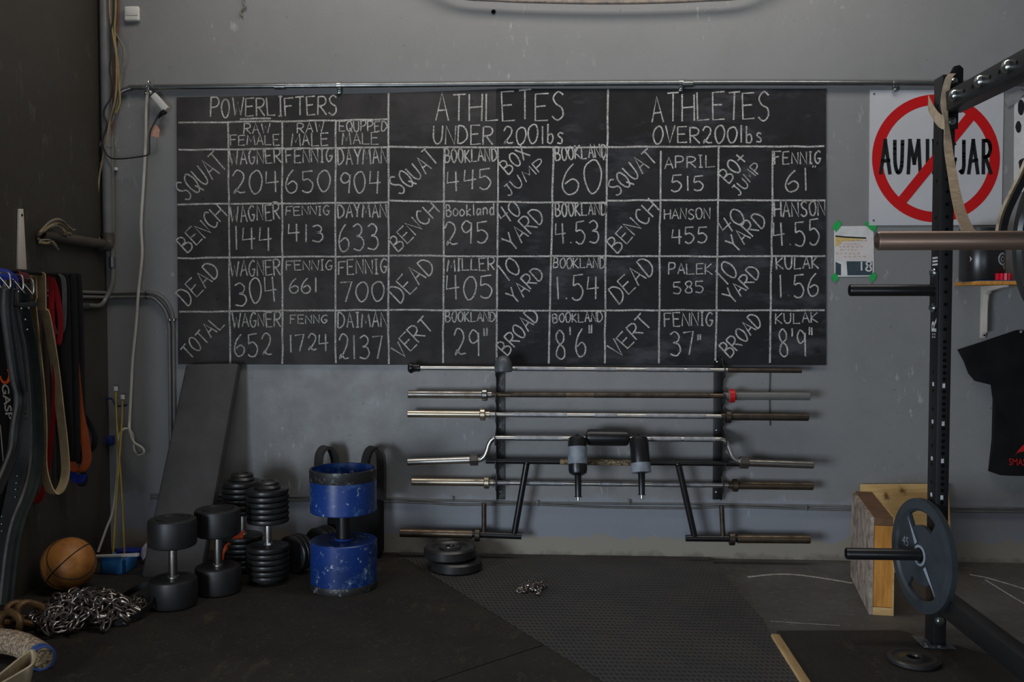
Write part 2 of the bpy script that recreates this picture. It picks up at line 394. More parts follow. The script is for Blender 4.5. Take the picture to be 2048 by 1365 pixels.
b = MB(); b.box((XL-.2, YR-.2, -.1), (-1.25, YR, ZC)); b.box((1.65, YR-.2, -.1), (XR+.2, YR, ZC)); b.box((-1.25, YR-.2, 2.4), (1.65, YR, ZC))
struct('wall_rear', b, M['wall'], smooth=False)
struct('door_2', MB().box((-1.25, YR-.16, 1.25), (1.65, YR-.12, 2.4)), M['pipe'], smooth=False)

MT = .012                                                  # mat thickness
def floor_poly(pts): return [(x, y, 0.001) for x, y in pts]
e0, e1 = aZ(876, 1159, MT), aZ(1202, 1363, MT)
def on_edge(y):
    k = (y - e0.y) / (e1.y - e0.y); return e0.x + (e1.x - e0.x) * k
rx = [aZ(1420, 1121, MT), aZ(1470, 1176, MT), aZ(1503, 1213, MT), aZ(1528, 1240, MT), aZ(1539, 1266, MT), aZ(1602, 1365, MT)]
YF = -3.6
pts = [(on_edge(-.02)+.004, -.02), (rx[0].x, -.02)] + [(q.x, q.y) for q in rx[1:]] + [(rx[-1].x, YF), (on_edge(YF)+.004, YF)]
solo('diamond_mat', MB().prism(floor_poly(pts), (0, 0, MT-.001)), M['diamond'], 'dark grey diamond-textured rubber floor mat in the middle, below the wall-hung bars', 'floor mat', smooth=False)
s0, s1 = aZ(1088, 1291, MT), aZ(870, 1363, MT); dirv = (s1 - s0).normalized(); s2 = s0 + dirv * 2.6
pA = [(XL+.005, -.02), (on_edge(-.02), -.02), (on_edge(s0.y+.003), s0.y+.003), (s2.x, s2.y+.003), (XL+.005, s2.y+.003)]
solo('rubber_mat', MB().prism(floor_poly(pA), (0, 0, MT-.001)), M['rubber'], 'big dusty black rubber floor mat under the dumbbells and chain heap', 'floor mat', smooth=False)
pB = [(on_edge(s0.y-.003), s0.y-.003), (on_edge(YF), YF), (XL+.005, YF), (XL+.005, s2.y-.003), (s2.x, s2.y-.003)]
solo('rubber_mat', MB().prism(floor_poly(pB), (0, 0, MT-.001)), M['rubber'], 'black rubber floor mat at the bottom edge, meeting the diamond mat on a slant', 'floor mat', smooth=False)
pm0 = aZ(1548, 1262, .018); pm1 = aZ(1800, 1261, .018)
pC = [(pm0.x+.012, pm0.y), (pm1.x, pm1.y), (1.78, -1.52), (1.80, YF), (pm0.x+.012, YF)]
solo('rubber_mat', MB().prism(floor_poly(pC), (0, 0, .017)), M['rubber'], 'black rubber mat under the black squat rack', 'floor mat', smooth=False)
q0, q1 = aZ(1537, 1270, .02), aZ(1603, 1372, .02)
solo('wood_strip', MB().box((pm0.x-.026, YF, .001), (pm0.x+.010, q0.y, .024), .003), M['strip'], 'pale wooden edging strip between the diamond mat and the rack mat', 'wood strip')

b = MB()
for pl, wd in (([(1495, 1155), (1530, 1151), (1560, 1149), (1600, 1151), (1650, 1158), (1705, 1167)], .022), ([(1540, 1243), (1600, 1247), (1680, 1252)], .006), ([(1940, 1150), (1980, 1158), (2060, 1182)], .018), ([(1970, 1160), (2010, 1185), (2060, 1215)], .010)):
    b.flatstroke(smooth_path([aZ(x, y, .0006) for x, y in pl], 4), wd, (0, 0, 1))
struct('floor_marking', b, M['chalk'], smooth=False)
# ------------------------------------------------------------------ chalkboard
BT = .012
cbo = aY(1000, 730, 0)
cb = thing('chalkboard', 'wide black chalkboard covered in a hand-chalked table of lifting records', 'chalkboard', cbo)
def panel(cs, m):
    p = [aY(x, y, -BT) for x, y in cs]
    return mk('panel', MB().prism(p, (0, BT-.001, 0)), m, cb, smooth=False)
plab(panel([(353, 195), (776, 187), (992.4, 179), (992.4, 731), (356, 729)], M['board1']), 'brownish scuffed left panel of the board')
panel([(993.4, 178), (1652, 178), (1652, 731), (993.4, 731)], M['board2'])
random.seed(4)
C = lambda *p: ('c',) + p
F = {
 'A': [((0, 0), (.5, 1), (1, 0)), ((.18, .36), (.86, .38))],
 'B': [((0, 0), (.02, 1)), C((0, 1), (.6, .98), (.78, .78), (.6, .58), (.02, .52)), C((.02, .52), (.75, .47), (.95, .26), (.7, .04), (0, 0))],
 'C': [C((.95, .85), (.6, 1), (.15, .75), (.05, .4), (.3, .05), (.7, .02), (1, .15))],
 'D': [((0, 0), (.02, 1)), C((0, 1), (.55, .95), (.95, .6), (.85, .25), (.4, .02), (0, 0))],
 'E': [((1, 1), (0, .98), (.02, 0), (1, .02)), ((.02, .52), (.8, .54))],
 'F': [((1, 1), (0, .98), (.02, 0)), ((.02, .54), (.75, .56))],
 'G': [C((.92, .88), (.55, 1), (.12, .72), (.05, .35), (.35, .02), (.75, .08), (.92, .42)), ((.98, .42), (.5, .42))],
 'H': [((0, 0), (0, 1)), ((1, 0), (1, 1)), ((0, .5), (1, .52))],
 'I': [((.5, 0), (.5, 1)), ((.1, 1), (.9, 1)), ((.1, 0), (.9, 0))],
 'J': [C((.8, 1), (.8, .3), (.5, 0), (.1, .12)), ((.4, 1), (1, 1))],
 'K': [((0, 0), (0, 1)), ((.9, 1), (.02, .48), (1, 0))],
 'L': [((0, 1), (.02, 0), (1, .02))],
 'M': [((0, 0), (.14, 1), (.5, .3), (.86, 1), (1, 0))],
 'N': [((0, 0), (.02, 1), (.96, 0), (1, 1))],
 'O': [C((.5, 1), (.12, .8), (.02, .42), (.3, .02), (.72, .05), (1, .5), (.82, .9), (.5, 1))],
 'P': [((0, 0), (.02, 1)), C((0, 1), (.7, .98), (.95, .76), (.7, .52), (.02, .46))],
 'Q': [C((.5, 1), (.12, .8), (.02, .42), (.3, .02), (.72, .05), (1, .5), (.82, .9), (.5, 1)), ((.6, .32), (1.05, -.12))],
 'R': [((0, 0), (.02, 1)), C((0, 1), (.7, .98), (.95, .77), (.7, .54), (.02, .48)), ((.3, .48), (1, 0))],
 'S': [C((.95, .88), (.55, 1), (.12, .8), (.35, .56), (.8, .42), (.88, .15), (.45, -.02), (.02, .12))],
 'T': [((0, .97), (1, 1)), ((.5, .98), (.5, 0))],
 'U': [C((0, 1), (.04, .3), (.4, 0), (.85, .2), (.98, 1))],
 'V': [((0, 1), (.45, 0), (1, 1))],
 'W': [((0, 1), (.25, 0), (.5, .75), (.75, 0), (1, 1))],
 'X': [((0, 1), (1, 0)), ((1, 1), (0, 0))],
 'Y': [((0, 1), (.5, .5)), ((1, 1), (.5, .5), (.45, 0))],
 '0': [C((.5, 1), (.1, .8), (.02, .4), (.35, 0), (.8, .15), (1, .6), (.8, .95), (.5, 1))],
 '1': [((.5, 0), (.5, 1))],
 '2': [C((.05, .75), (.35, 1), (.8, .88), (.85, .6), (.45, .25), (.1, .02), (.3, .2), (.55, .04), (1, .06))],
 '3': [C((.05, .9), (.5, 1), (.85, .82), (.7, .6), (.35, .54), (.8, .48), (.95, .22), (.6, 0), (.02, .08))],
 '4': [((.1, 1), (.02, .45), (1, .5)), ((.75, 1), (.72, 0))],
 '5': [((.95, 1), (.15, .97), (.1, .56)), C((.1, .56), (.55, .62), (.92, .36), (.7, .05), (.3, 0), (.02, .1))],
 '6': [C((.7, 1), (.25, .72), (.02, .3), (.3, 0), (.8, .08), (.92, .34), (.6, .5), (.15, .36))],
 '7': [((0, .96), (.95, 1), (.45, 0))],
 '8': [C((.85, .85), (.5, 1), (.12, .82), (.3, .58), (.8, .38), (.85, .1), (.5, 0), (.1, .15), (.3, .45), (.75, .62), (.85, .85))],
 '9': [C((.85, .85), (.45, 1), (.08, .75), (.35, .5), (.8, .62), (.88, .85)), ((.9, .9), (.8, 0))],
 '.': [((.4, .02), (.6, .05))], '"': [((.2, 1), (.15, .72)), ((.8, 1), (.72, .72))], "'": [((.5, 1), (.45, .72))],
 'l': [((.5, 0), (.5, 1))], 'b': [((.1, 1), (.1, 0)), C((.1, .4), (.6, .5), (.9, .25), (.6, 0), (.1, .05))],
 's': [C((.9, .5), (.4, .58), (.2, .42), (.75, .24), (.7, .02), (.1, .04))],
 'o': [C((.5, .6), (.1, .4), (.2, .05), (.7, .02), (.95, .35), (.5, .6))], 'k': [((.1, 1), (.1, 0)), ((.8, .6), (.1, .28), (.85, 0))],
 'a': [C((.8, .5), (.4, .6), (.1, .3), (.4, 0), (.8, .3)), ((.85, .58), (.88, 0))], 'n': [((.1, .6), (.1, 0)), C((.1, .4), (.5, .6), (.85, .4), (.88, 0))],
 'd': [C((.8, .5), (.4, .6), (.1, .3), (.4, 0), (.82, .2)), ((.85, 1), (.88, 0))],
 '+': [((.5, .9), (.5, .1)), ((.05, .55), (.95, .5))],
}
WD = {'I': .55, 'M': 1.25, 'W': 1.3, '.': .35, '"': .35, "'": .25, '1': .45, 'l': .35, ' ': .5, 'J': .8, 'b': .7, 's': .7}
def strokes(txt, p0, p1, h, jit=1.2):
    p0 = V((p0[0], p0[1], 0)); p1 = V((p1[0], p1[1], 0)); bd = p1 - p0; L = bd.length; bd.normalize()
    up = V((bd.y, -bd.x, 0)); tot = sum(WD.get(c, 1) for c in txt) + .3*(len(txt)-1); un = L/tot; x = 0; out = []
    for ch in txt:
        wd = WD.get(ch, 1); hh = h*random.uniform(.92, 1.06); dy = random.uniform(-.03, .05)*h; sl = random.uniform(-.06, .1)
        for st in F.get(ch, []):
            sm = st[0] == 'c'; pp = st[1:] if sm else st
            q = [p0 + bd*((x + (u_+sl*v_)*wd)*un) + up*(v_*hh+dy) + V((random.uniform(-jit, jit)*.5, random.uniform(-jit, jit)*.5, 0)) for u_, v_ in pp]
            if sm: q = smooth_path(q, 4)
            out.append(q)
        x += wd + .3
    return out
NS = [0]
def chalk(strks, wpx, name='chalk_lettering'):
    b = MB()
    for q in strks:
        NS[0] = (NS[0]+1) % 12; yy = -BT-.0006-NS[0]*.00008
        b.flatstroke([aY(p.x, p.y, yy) for p in q], wpx/354, (0, -1, 0))
    return mk(name, b, M['chalk'], cb, smooth=False)
def hline(x0, y0, x1, y1):
    n = max(2, int(abs(x1-x0)+abs(y1-y0))//30)
    return [V((x0+(x1-x0)*i/n+random.uniform(-.8, .8), y0+(y1-y0)*i/n+random.uniform(-.8, .8), 0)) for i in range(n+1)]
grid = [(357, 246, 776, 239), (357, 300, 776, 295), (355, 409, 778, 405), (355, 517, 778, 512), (359, 624, 778, 620),
        (456, 243, 460, 727), (564, 242, 565, 728), (671, 240, 671, 727), (777, 186, 777, 728),
        (777, 294, 1215, 295), (778, 402, 1214, 406), (778, 512, 1212, 513), (778, 620, 1210, 622),
        (888, 295, 886, 727), (996, 294, 993, 722), (1107, 295, 1098, 727), (1216, 178, 1209, 728),
        (1214, 294, 1649, 293), (1214, 401, 1650, 401), (1211, 513, 1650, 513), (1209, 621, 1650, 621),
        (1321, 302, 1318, 727), (1438, 294, 1431, 722), (1546, 302, 1540, 727), (479, 239, 541, 237)]
chalk([hline(*g) for g in grid], 3.6, 'chalk_grid')
T = [('POWERLIFTERS', 421, 234, 674, 229, 38), ('RAW', 488, 268, 540, 266, 21), ('FEMALE', 461, 291, 559, 290, 21), ('RAW', 595, 266, 647, 265, 21),
 ('MALE', 582, 293, 657, 291, 25), ('EQUPPED', 679, 264, 774, 262, 20), ('MALE', 684, 289, 757, 288, 23),
 ('SQUAT', 374, 404, 456, 333, 42), ('BENCH', 377, 507, 455, 433, 34), ('DEAD', 376, 612, 442, 546, 36), ('TOTAL', 380, 721, 450, 650, 31),
 ('WAGNER', 460, 331, 562, 326, 29), ('204', 465, 389, 559, 385, 45), ('FENNIG', 572, 326, 665, 324, 27), ('650', 572, 387, 661, 384, 45), ('DAYMAN', 676, 331, 775, 327, 32), ('904', 679, 387, 761, 386, 44),
 ('WAGNER', 461, 445, 560, 439, 33), ('144', 467, 502, 544, 500, 46), ('FENNIG', 572, 431, 659, 430, 18), ('413', 577, 485, 647, 484, 35), ('DAYMAN', 676, 437, 773, 434, 27), ('633', 678, 502, 757, 498, 56),
 ('WAGNER', 461, 554, 561, 550, 31), ('304', 471, 612, 555, 606, 50), ('FENNIG', 572, 541, 665, 540, 19), ('661', 579, 587, 636, 585, 29), ('FENNIG', 677, 550, 775, 547, 28), ('700', 680, 606, 769, 603, 41),
 ('WAGNER', 465, 656, 561, 654, 29), ('652', 470, 715, 544, 710, 44), ('FENNG', 580, 648, 655, 647, 17), ('1724', 578, 704, 657, 702, 35), ('DAIMAN', 676, 656, 776, 654, 29), ('2137', 677, 719, 766, 716, 48),
 ('ATHLETES', 872, 243, 1129, 240, 57), ('UNDER 200lbs', 866, 289, 1127, 288, 37), ('SQUAT', 801, 392, 880, 323, 37), ('BENCH', 797, 504, 880, 425, 31), ('DEAD', 801, 608, 872, 538, 37), ('VERT', 803, 719, 868, 656, 34),
 ('BOOKLAND', 890, 326, 994, 322, 27), ('445', 895, 383, 984, 378, 42), ('BOX', 1017, 350, 1061, 312, 30), ('JUMP', 1016, 394, 1093, 332, 22), ('BOOKLAND', 1111, 322, 1214, 314, 26), ('60', 1125, 393, 1205, 388, 63), ('"', 1206, 334, 1215, 334, 18),
 ('Bookland', 893, 433, 989, 430, 24), ('295', 891, 491, 978, 485, 45), ('40', 1010, 450, 1044, 426, 33), ('YARD', 1026, 503, 1093, 438, 35), ('BOOKLAND', 1111, 433, 1213, 430, 26), ('4.53', 1111, 489, 1199, 486, 43),
 ('MILLER', 894, 543, 989, 541, 25), ('405', 894, 602, 986, 598, 47), ('10', 1016, 565, 1045, 542, 38), ('YARD', 1031, 610, 1091, 553, 30), ('BOOKLAND', 1107, 537, 1210, 536, 20), ('1.54', 1111, 602, 1198, 598, 48),
 ('BOOKLAND', 891, 644, 990, 643, 20), ('29"', 908, 713, 977, 710, 56), ('BROAD', 1016, 712, 1082, 635, 32), ('BOOKLAND', 1106, 646, 1205, 644, 19), ('8\'6"', 1111, 718, 1188, 714, 60),
 ('ATHLETES', 1304, 244, 1540, 240, 55), ('OVER200lbs', 1306, 287, 1524, 286, 34), ('SQUAT', 1234, 394, 1316, 321, 35), ('BENCH', 1236, 508, 1319, 420, 33), ('DEAD', 1238, 608, 1313, 541, 38), ('VERT', 1238, 717, 1305, 649, 34),
 ('APRIL', 1329, 337, 1429, 335, 24), ('515', 1342, 383, 1409, 381, 31), ('BO+', 1458, 367, 1499, 320, 29), ('JUMP', 1478, 393, 1525, 337, 22), ('FENNIG', 1549, 329, 1642, 327, 25), ('61', 1571, 383, 1618, 382, 46), ('"', 1624, 345, 1633, 345, 14),
 ('HANSON', 1329, 439, 1420, 438, 21), ('455', 1344, 489, 1415, 487, 31), ('40', 1453, 474, 1495, 441, 34), ('YARD', 1473, 507, 1535, 445, 34), ('HANSON', 1549, 435, 1650, 431, 30), ('4.55', 1549, 495, 1640, 490, 51),
 ('PALEK', 1337, 550, 1425, 549, 23), ('585', 1346, 587, 1408, 586, 23), ('10', 1453, 572, 1479, 547, 37), ('YARD', 1467, 610, 1524, 549, 30), ('KULAK', 1553, 539, 1638, 538, 25), ('1.56', 1557, 596, 1638, 594, 44),
 ('FENNIG', 1329, 654, 1426, 652, 27), ('37"', 1340, 713, 1404, 710, 46), ('BROAD', 1461, 716, 1526, 646, 32), ('KULAK', 1551, 648, 1636, 646, 22), ('8\'9"', 1559, 715, 1627, 712, 56)]
for (s_, x0, y0, x1, y1, h_) in T:
    chalk(strokes(s_, (x0, y0), (x1, y1), h_), 3.0 if h_ > 24 else 2.5)

# ------------------------------------------------------------------ wall pipes and cables
cr = thing('conduit', 'long shiny steel conduit running along the wall above the chalkboard', 'pipe', aY(1000, 172, -.02))
p = [aY(236, 196, -.035), aY(243, 184, -.03), aY(262, 177, -.025), aY(300, 175, -.024), aY(700, 171, -.024), aY(1365, 166, -.024), aY(1860, 167, -.024), aY(2850, 172, -.024)]
mk('pipe', MB().tube(smooth_path(p, 6), .0145, 14), M['conduit'], cr)
for x, y in ((292, 175), (678, 171), (1362, 166), (1790, 167)):
    a = aY(x, y, -.024); b = MB(); b.cyl(a - V((.012, 0, 0)), a + V((.012, 0, 0)), .0175, 16); b.box(a + V((-.011, -.002, -.045)), a + V((.011, .022, 0)), .003)
    s_ = mk('pipe_strap', b, M['zinc'], cr); mk('screw', MB().sphere(a + V((0, -.004, -.033)), .006, 10), M['zinc'], s_)
for x in (560, 1375):
    a = aY(x, 173-(x-560)*.006, -.024); mk('coupling', MB().cyl(a - V((.03, 0, 0)), a + V((.03, 0, 0)), .0185, 16), M['conduit'], cr)

cp = thing('drain_pipe', 'thick grey pipe down the wall corner, turning to an open stub end', 'pipe', (XL+.037, -.05, 1.75))
X0 = XL + .037
top = V((X0, -.05, 3.9)); el = aX(212, 490, X0); el.y = -.05
mk('pipe', MB().tube([top, el + V((0, 0, .05))], .027, 18), M['pipe'], cp)
end = aX(84, 469, X0)
mk('elbow', MB().tube(smooth_path([el + V((0, 0, .07)), el + V((0, 0, .02)), el + V((0, -.02, -.005)), el + V((0, -.075, 0))], 5), .033, 18), M['pipedark'], cp)
d_ = (end - (el + V((0, -.07, 0)))).normalized(); L_ = (end - el).length - .07; o_ = el + V((0, -.07, 0))
mk('stub', MB().lathe([(.0, .0), (.027, 0), (.027, L_), (.021, L_), (.02, L_-.1), (0, L_-.1)], o_, d_, 20), M['pipedark'], cp)
for z in (.55, 1.5):
    mk('pipe_clamp', MB().cyl((X0, -.05, el.z+z), (X0, -.05, el.z+z+.02), .0295, 18), M['pipe'], cp)
X1 = XL + .02
c2 = [V((X0+.018, -.026, 3.9)), V((X0+.018, -.026, 2.6)), V((X0+.018, -.03, 1.9))]
q = aX(219, 560, X0+.01); c2 += [V((X0+.012, -.03, q.z+.25)), V((X0+.012, -.03, q.z))]
e_ = aX(160, 612, X1); c2 += [V((X1, -.07, e_.z+.03)), V((X1, -.14, e_.z)), V((X1, -.25, e_.z)), V((X1, -.6, e_.z))]
ct = thing('corner_conduit', 'thinner conduit in the wall corner bending back behind the hanging bands', 'pipe', (X1, -.05, 1.4))
mk('pipe', MB().tube(smooth_path(c2, 6), .0135, 12), M['conduit_p'], ct)
cc = aX(219, 535, X0+.012); cc.y = -.03; mk('coupling', MB().cyl(cc, cc + V((0, 0, .06)), .0185, 14), M['conduit'], ct)
cc2 = V((X1, -.27, e_.z)); mk('coupling', MB().cyl(cc2, cc2 - V((0, .07, 0)), .018, 14), M['conduit'], ct)
for dy, dx, lb in ((0, 0, 'thin grey conduit bent downward left of the chalkboard, the outer of its pair'), (9, -9, 'thin grey conduit bent downward left of the chalkboard, the inner of its pair')):
    zz = aY(280, 586+dy, -.013).z
    pp = [V((XL+.013, -.75, zz)), V((XL+.013, -.2, zz)), V((XL+.013, -.05, zz)), V((XL+.03, -.018, zz)), V((XL+.08, -.013, zz))]
    pp += [aY(x+dx*.9 if x > 310 else x, y, -.013) for x, y in ((298, 586+dy), (322, 594+dy), (338, 613+dy), (346, 642+dy), (347, 700), (349, 870), (350, 1095))]
    tt = thing('conduit', lb, 'pipe', aY(340+dx, 700, -.013)); mk('pipe', MB().tube(smooth_path(pp, 5), .0095, 10), M['conduit_p'], tt)
    for x, y in ((293, 586+dy), (348+dx*.9, 640)):
        a = aY(x, y, -.013); mk('pipe_strap', MB().cyl(a - V((0, 0, .007)), a + V((0, 0, .007)), .0125, 12) if x > 320 else MB().cyl(a - V((.007, 0, 0)), a + V((.007, 0, 0)), .0125, 12), M['conduit'], tt)
# corner cables
def cable(pts, y, r, m, label, name='cable', n=6, cat='cable'):
    pp = [aY(q[0], q[1], y if len(q) < 3 else q[2]) for q in pts]
    return solo(name, MB().tube(smooth_path(pp, n), r, 8), m, label, cat)
cable([(221, -60), (222, 10), (224, 50), (236, 75), (247, 98), (248, 120), (242, 148), (238, 190), (225, 240), (208, 275), (197, 300), (199, 330), (202, 326)], -.05, .006, M['cable_grey'], 'grey cable bowing out to the right beside the corner pipe')
cable([(232, -60), (231, 20), (229, 60), (232, 95), (236, 130), (238, 170), (240, 205), (232, 226)], -.06, .005, M['cable_yel'], 'yellowish cable running down through the corner cable bundle')
cable([(219, -60), (219, 20), (226, 70), (232, 110), (233, 160), (230, 200), (220, 240), (212, 285), (204, 325), (198, 360), (194, 430), (199, 480), (214, 482)], -.075, .0055, M['cable_tan'], 'tan cable down the corner reaching the pipe elbow')
cable([(236, -60), (237, 20), (235, 70), (230, 120), (229, 180), (226, 240), (221, 300), (223, 400)], -.035, .006, M['cable_red'], 'rust red cable down the corner behind the other cables')
cable([(228, -60), (227, 30), (222, 60), (222, 110), (219, 140), (224, 170), (222, 195), (210, 215), (208, 230), (214, 250), (205, 280), (209, 300), (218, 314), (235, 318), (270, 315), (296, 310), (299, 300), (299, 284), (301, 262), (312, 240), (318, 228)], -.085, .0042, M['cable_blk'], 'thin black cord looping from the cable bundle across to the white adapter')
# frayed wires on stub
fw = thing('frayed_wires', 'tangle of frayed tan wires on the end of the stub pipe', 'wires', end)
random.seed(9)
fray = [[(82, 462), (96, 447), (112, 440), (128, 444), (140, 458), (150, 460)], [(80, 466), (92, 452), (108, 446), (122, 452), (132, 465), (142, 468)], [(84, 460), (100, 443), (118, 438), (134, 450), (147, 462)],
        [(80, 470), (98, 456), (114, 452), (126, 462), (134, 472)], [(86, 464), (104, 450), (124, 448), (138, 463)], [(78, 470), (90, 458), (110, 449), (126, 458), (128, 470)],
        [(78, 482), (88, 480), (100, 481), (108, 490), (117, 500)], [(80, 485), (92, 487), (104, 484), (112, 492)], [(76, 478), (88, 484), (98, 489), (106, 487)]]
for i, pl in enumerate(fray):
    pts = [aX(x, y, X0 + .028 + .012*math.sin(i*2+k*.8)) for k, (x, y) in enumerate(pl)]
    mk('wire', MB().tube(smooth_path(pts, 5), [.005, .007, .004][i % 3], 6), M['cable_tan' if i % 3 else 'cable_grey'], fw)
# sensor box
sb = thing('sensor_box', 'white rounded plastic sensor box high on the wall corner', 'sensor', aY(264, 44, -.01))
lo, hi = aY(252, 45, -.001), aY(277, 11, -.03)
mk('housing', MB().box((lo.x, -.03, lo.z), (hi.x, -.001, hi.z), .012, 4), M['white'], sb)
mk('cover', MB().box((lo.x+.012, -.034, lo.z+.03), (hi.x-.004, -.028, hi.z-.012), .003), M['white'], sb)
# white extension cord and adapter
cw = [(330, 214, -.05), (318, 200, -.05), (303, 186, -.05), (298, 184, -.05), (294, 196, -.04), (292, 230, -.03), (291, 290, -.03), (286, 380, -.03), (282, 450, -.03), (284, 510, -.03), (277, 580, -.03), (272, 650, -.03), (265, 720, -.03), (262, 780, -.04), (259, 840, -.06), (259, 860, -.08),
      (267, 884, -.08), (284, 896, -.07), (288, 906, -.07), (277, 911, -.06), (268, 900, -.05), (265, 870, -.06), (254, 858, -.08), (242, 864, -.1), (236, 890, -.12), (234, 950, -.15), (226, 1020, -.2), (212, 1060, -.25), (196, 1105, -.3)]
ec = thing('extension_cord', 'white flat extension cord hanging from the conduit beside the chalkboard', 'cord', aY(270, 860, -.05))
mk('cord', MB().tube(smooth_path([aY(*q) for q in cw[2:]], 6), [.0085 if i < 80 else .007 for i in range(1000)][:len(smooth_path([aY(*q) for q in cw[2:]], 6))], 8), M['cordw'], ec)
a0, a1 = aY(306, 190, -.05), aY(333, 220, -.05); ax_ = (a1 - a0); uu = V((-ax_.z, 0, ax_.x)).normalized()*.019
mk('adapter', MB().prism([a0+uu+V((0, -.012, 0)), a1+uu+V((0, -.012, 0)), a1-uu+V((0, -.012, 0)), a0-uu*.8+V((0, -.012, 0))], (0, .03, 0), .004), M['white'], ec)
mk('plug', MB().tube([aY(331, 222, -.05), aY(322, 228, -.05), aY(316, 236, -.05)], [.016, .012, .005], 10), M['cable_blk'], ec)
h0 = aY(299, 184, -.05); mk('hook', MB().tube(smooth_path([h0 + V((0, .02, .05)), h0 + V((0, -.01, .06)), h0 + V((0, -.015, .02)), h0 + V((0, 0, -.008)), h0 + V((0, .015, .0))], 5), .0035, 8), M['zinc'], ec)
tg = [aY(x, y, -.07) for x, y in ((302, 253), (313, 250), (319, 260), (317, 276), (299, 270))]
solo('cord_tag', MB().prism(tg, (0, .006, 0)), mat('pink_paper_tag', S(206, 160, 140), S(176, 128, 108), rough=.7, scale=40), 'pinkish paper tag tied to the black plug below the white adapter', 'tag', smooth=False)
a = aY(231, 338, -.012); solo('wire_clip', MB().box(a - V((.01, .01, .01)), a + V((.012, .01, .008)), .004), M['white'], 'small white clip on the wall corner below the black cord', 'clip')
# low wall cables
for dy, lb in ((0, 'upper of the two thin grey cables along the wall near the floor'), (7, 'lower of the two thin grey cables along the wall near the floor')):
    pp = [(300, 990+dy), (570, 994+dy), (760, 997+dy), (850, 1001+dy*.8), (920, 1002+dy*1.2), (1060, 1006+dy*.5), (1200, 1008+dy), (1380, 1009+dy*1.2), (1460, 1010+dy*.6), (1650, 1013+dy), (1900, 1016+dy), (2850, 1028+dy)]
    tt = thing('wall_cable', lb, 'cable', aY(1200, 1012, -.01)); mk('cable', MB().tube(smooth_path([aY(x, y, -.0085) for x, y in pp], 6), .0065, 8), M['conduit_p'], tt)
    if dy:
        for x, y in ((905, 1000), (1258, 1006), (1612, 1017), (1075, 1008)):
            a = aY(x, y, -.009); mk('cable_clip', MB().box(a + V((-.006, -.012, -.012)), a + V((.006, .007, .02)), .002), M['conduit_p'], tt)
# small wall bits
a = aY(987, 24, -.002); solo('wall_plug', MB().cyl(a, a + V((0, -.008, 0)), .012, 14), M['hole'], 'small black plug in the wall above the chalkboard', 'wall plug')
solo('sagging_hose', MB().tube(smooth_path([aY(x, y, -.06) for x, y in ((800, -60), (900, -10), (1000, 0), (1100, 3.5), (1200, 5), (1300, 4), (1400, 0), (1500, -10), (1600, -60))], 6), .011, 10), mat('mottled_hose', S(150, 132, 116), S(100, 96, 94), rough=.6, scale=30), 'mottled tan hose sagging across the top edge of the wall', 'hose')
cable([(488, -30), (487, 4), (491, 14), (484, 19), (481, 26), (485, 33)], -.012, .005, M['cable_grey'], 'short curled grey wire stub dangling at the top of the wall', 'wire_stub', cat='wire')
cable([(1540, 738), (1539, 800), (1540, 852)], -.008, .0028, M['cable_blk'], 'thin black wire hanging under the chalkboard behind the bar ends', 'wire', cat='wire')

# ------------------------------------------------------------------ bar hooks on the wall
YB = dict(b1=-.095, b2=-.095, b3=-.095, ss=-.158, cb=-.122, b5=-.085)
def bar_z(key, px):
    y = {'b1': (735, 741), 'b2': (788, 793), 'b3': (828, 835), 'ss': (876, 880), 'cb': (921, 929), 'b5': (963, 973)}[key]
    return aY(px, y[0] + (y[1]-y[0])*(px-815)/805, YB[key]).z
def upright(px, flip, label, grey):
    zt, zb = aY(px, 712, 0).z, aY(px, 999, 0).z; xc = aY(px, 850, 0).x
    g = thing('bar_rack_upright', label, 'bar rack', (xc, 0, zb))
    mk('back_plate', MB().box((xc-.022, -.012, zb), (xc+.022, -.001, zt), .002), M['rackgrey'] if grey else M['blackmetal'], g)  # light on the left upright is put in as a grey face colour
    xs = xc + .022*flip; pr = [(-.001, zt)]
    r = .0165
    for k in ('b1', 'b2', 'b3', 'ss', 'cb', 'b5'):
        y, z = YB[k], bar_z(k, px) - .003; pr += [(-.03, z+.045), (y+r+.004, z+.012), (y+r, z-.004)]
        pr += [(y + r*math.cos(a), z - r*math.sin(a)) for a in (math.pi*.25, math.pi*.5, math.pi*.75)]
        pr += [(y-r, z), (y-r-.004, z+.016), (y-r-.012, z+.012), (y-r-.012, z-.03), (-.05, z-.055)]
    pr += [(-.03, zb), (-.001, zb)]
    mk('hook_plate', MB().prism([(xs-.003, y, z) for y, z in pr], (.006, 0, 0)), M['blackmetal'], g, smooth=False)
    for py in (724, 861, 985):
        a = aY(px, py, -.012); a.x = xc-.003; mk('bolt', MB().lathe([(0, 0), (.0075, 0), (.006, .004), (0, .006)], (xc-.003, -.012, a.z), (0, -1, 0), 12), M['zinc'], g)
    return g, xc
gl, xgl = upright(1002, -1, 'speckled grey bar rack upright on the wall below the middle of the chalkboard', True)
gr, xgr = upright(1434, 1, 'black bar rack upright on the wall near the red-collared bar end', False)
a = aY(1007, 744, -.155)
dc = mk('dome_cap', MB().lathe([(0, 0), (.046, 0), (.051, .006), (.05, .03), (.042, .06), (.028, .08), (.012, .088), (0, .09)], a, (0, 0, 1), 24), mat('battered_grey_cap', S(92, 95, 98), S(58, 60, 62), rough=.4, scale=20, bump=.3, bscale=30), gl); plab(dc, 'battered grey dome cap')
mk('cap_stem', MB().box((xgl-.02, a.y, a.z+.004), (xgl+.02, -.01, a.z+.03), .003), M['rackgrey'], gl)

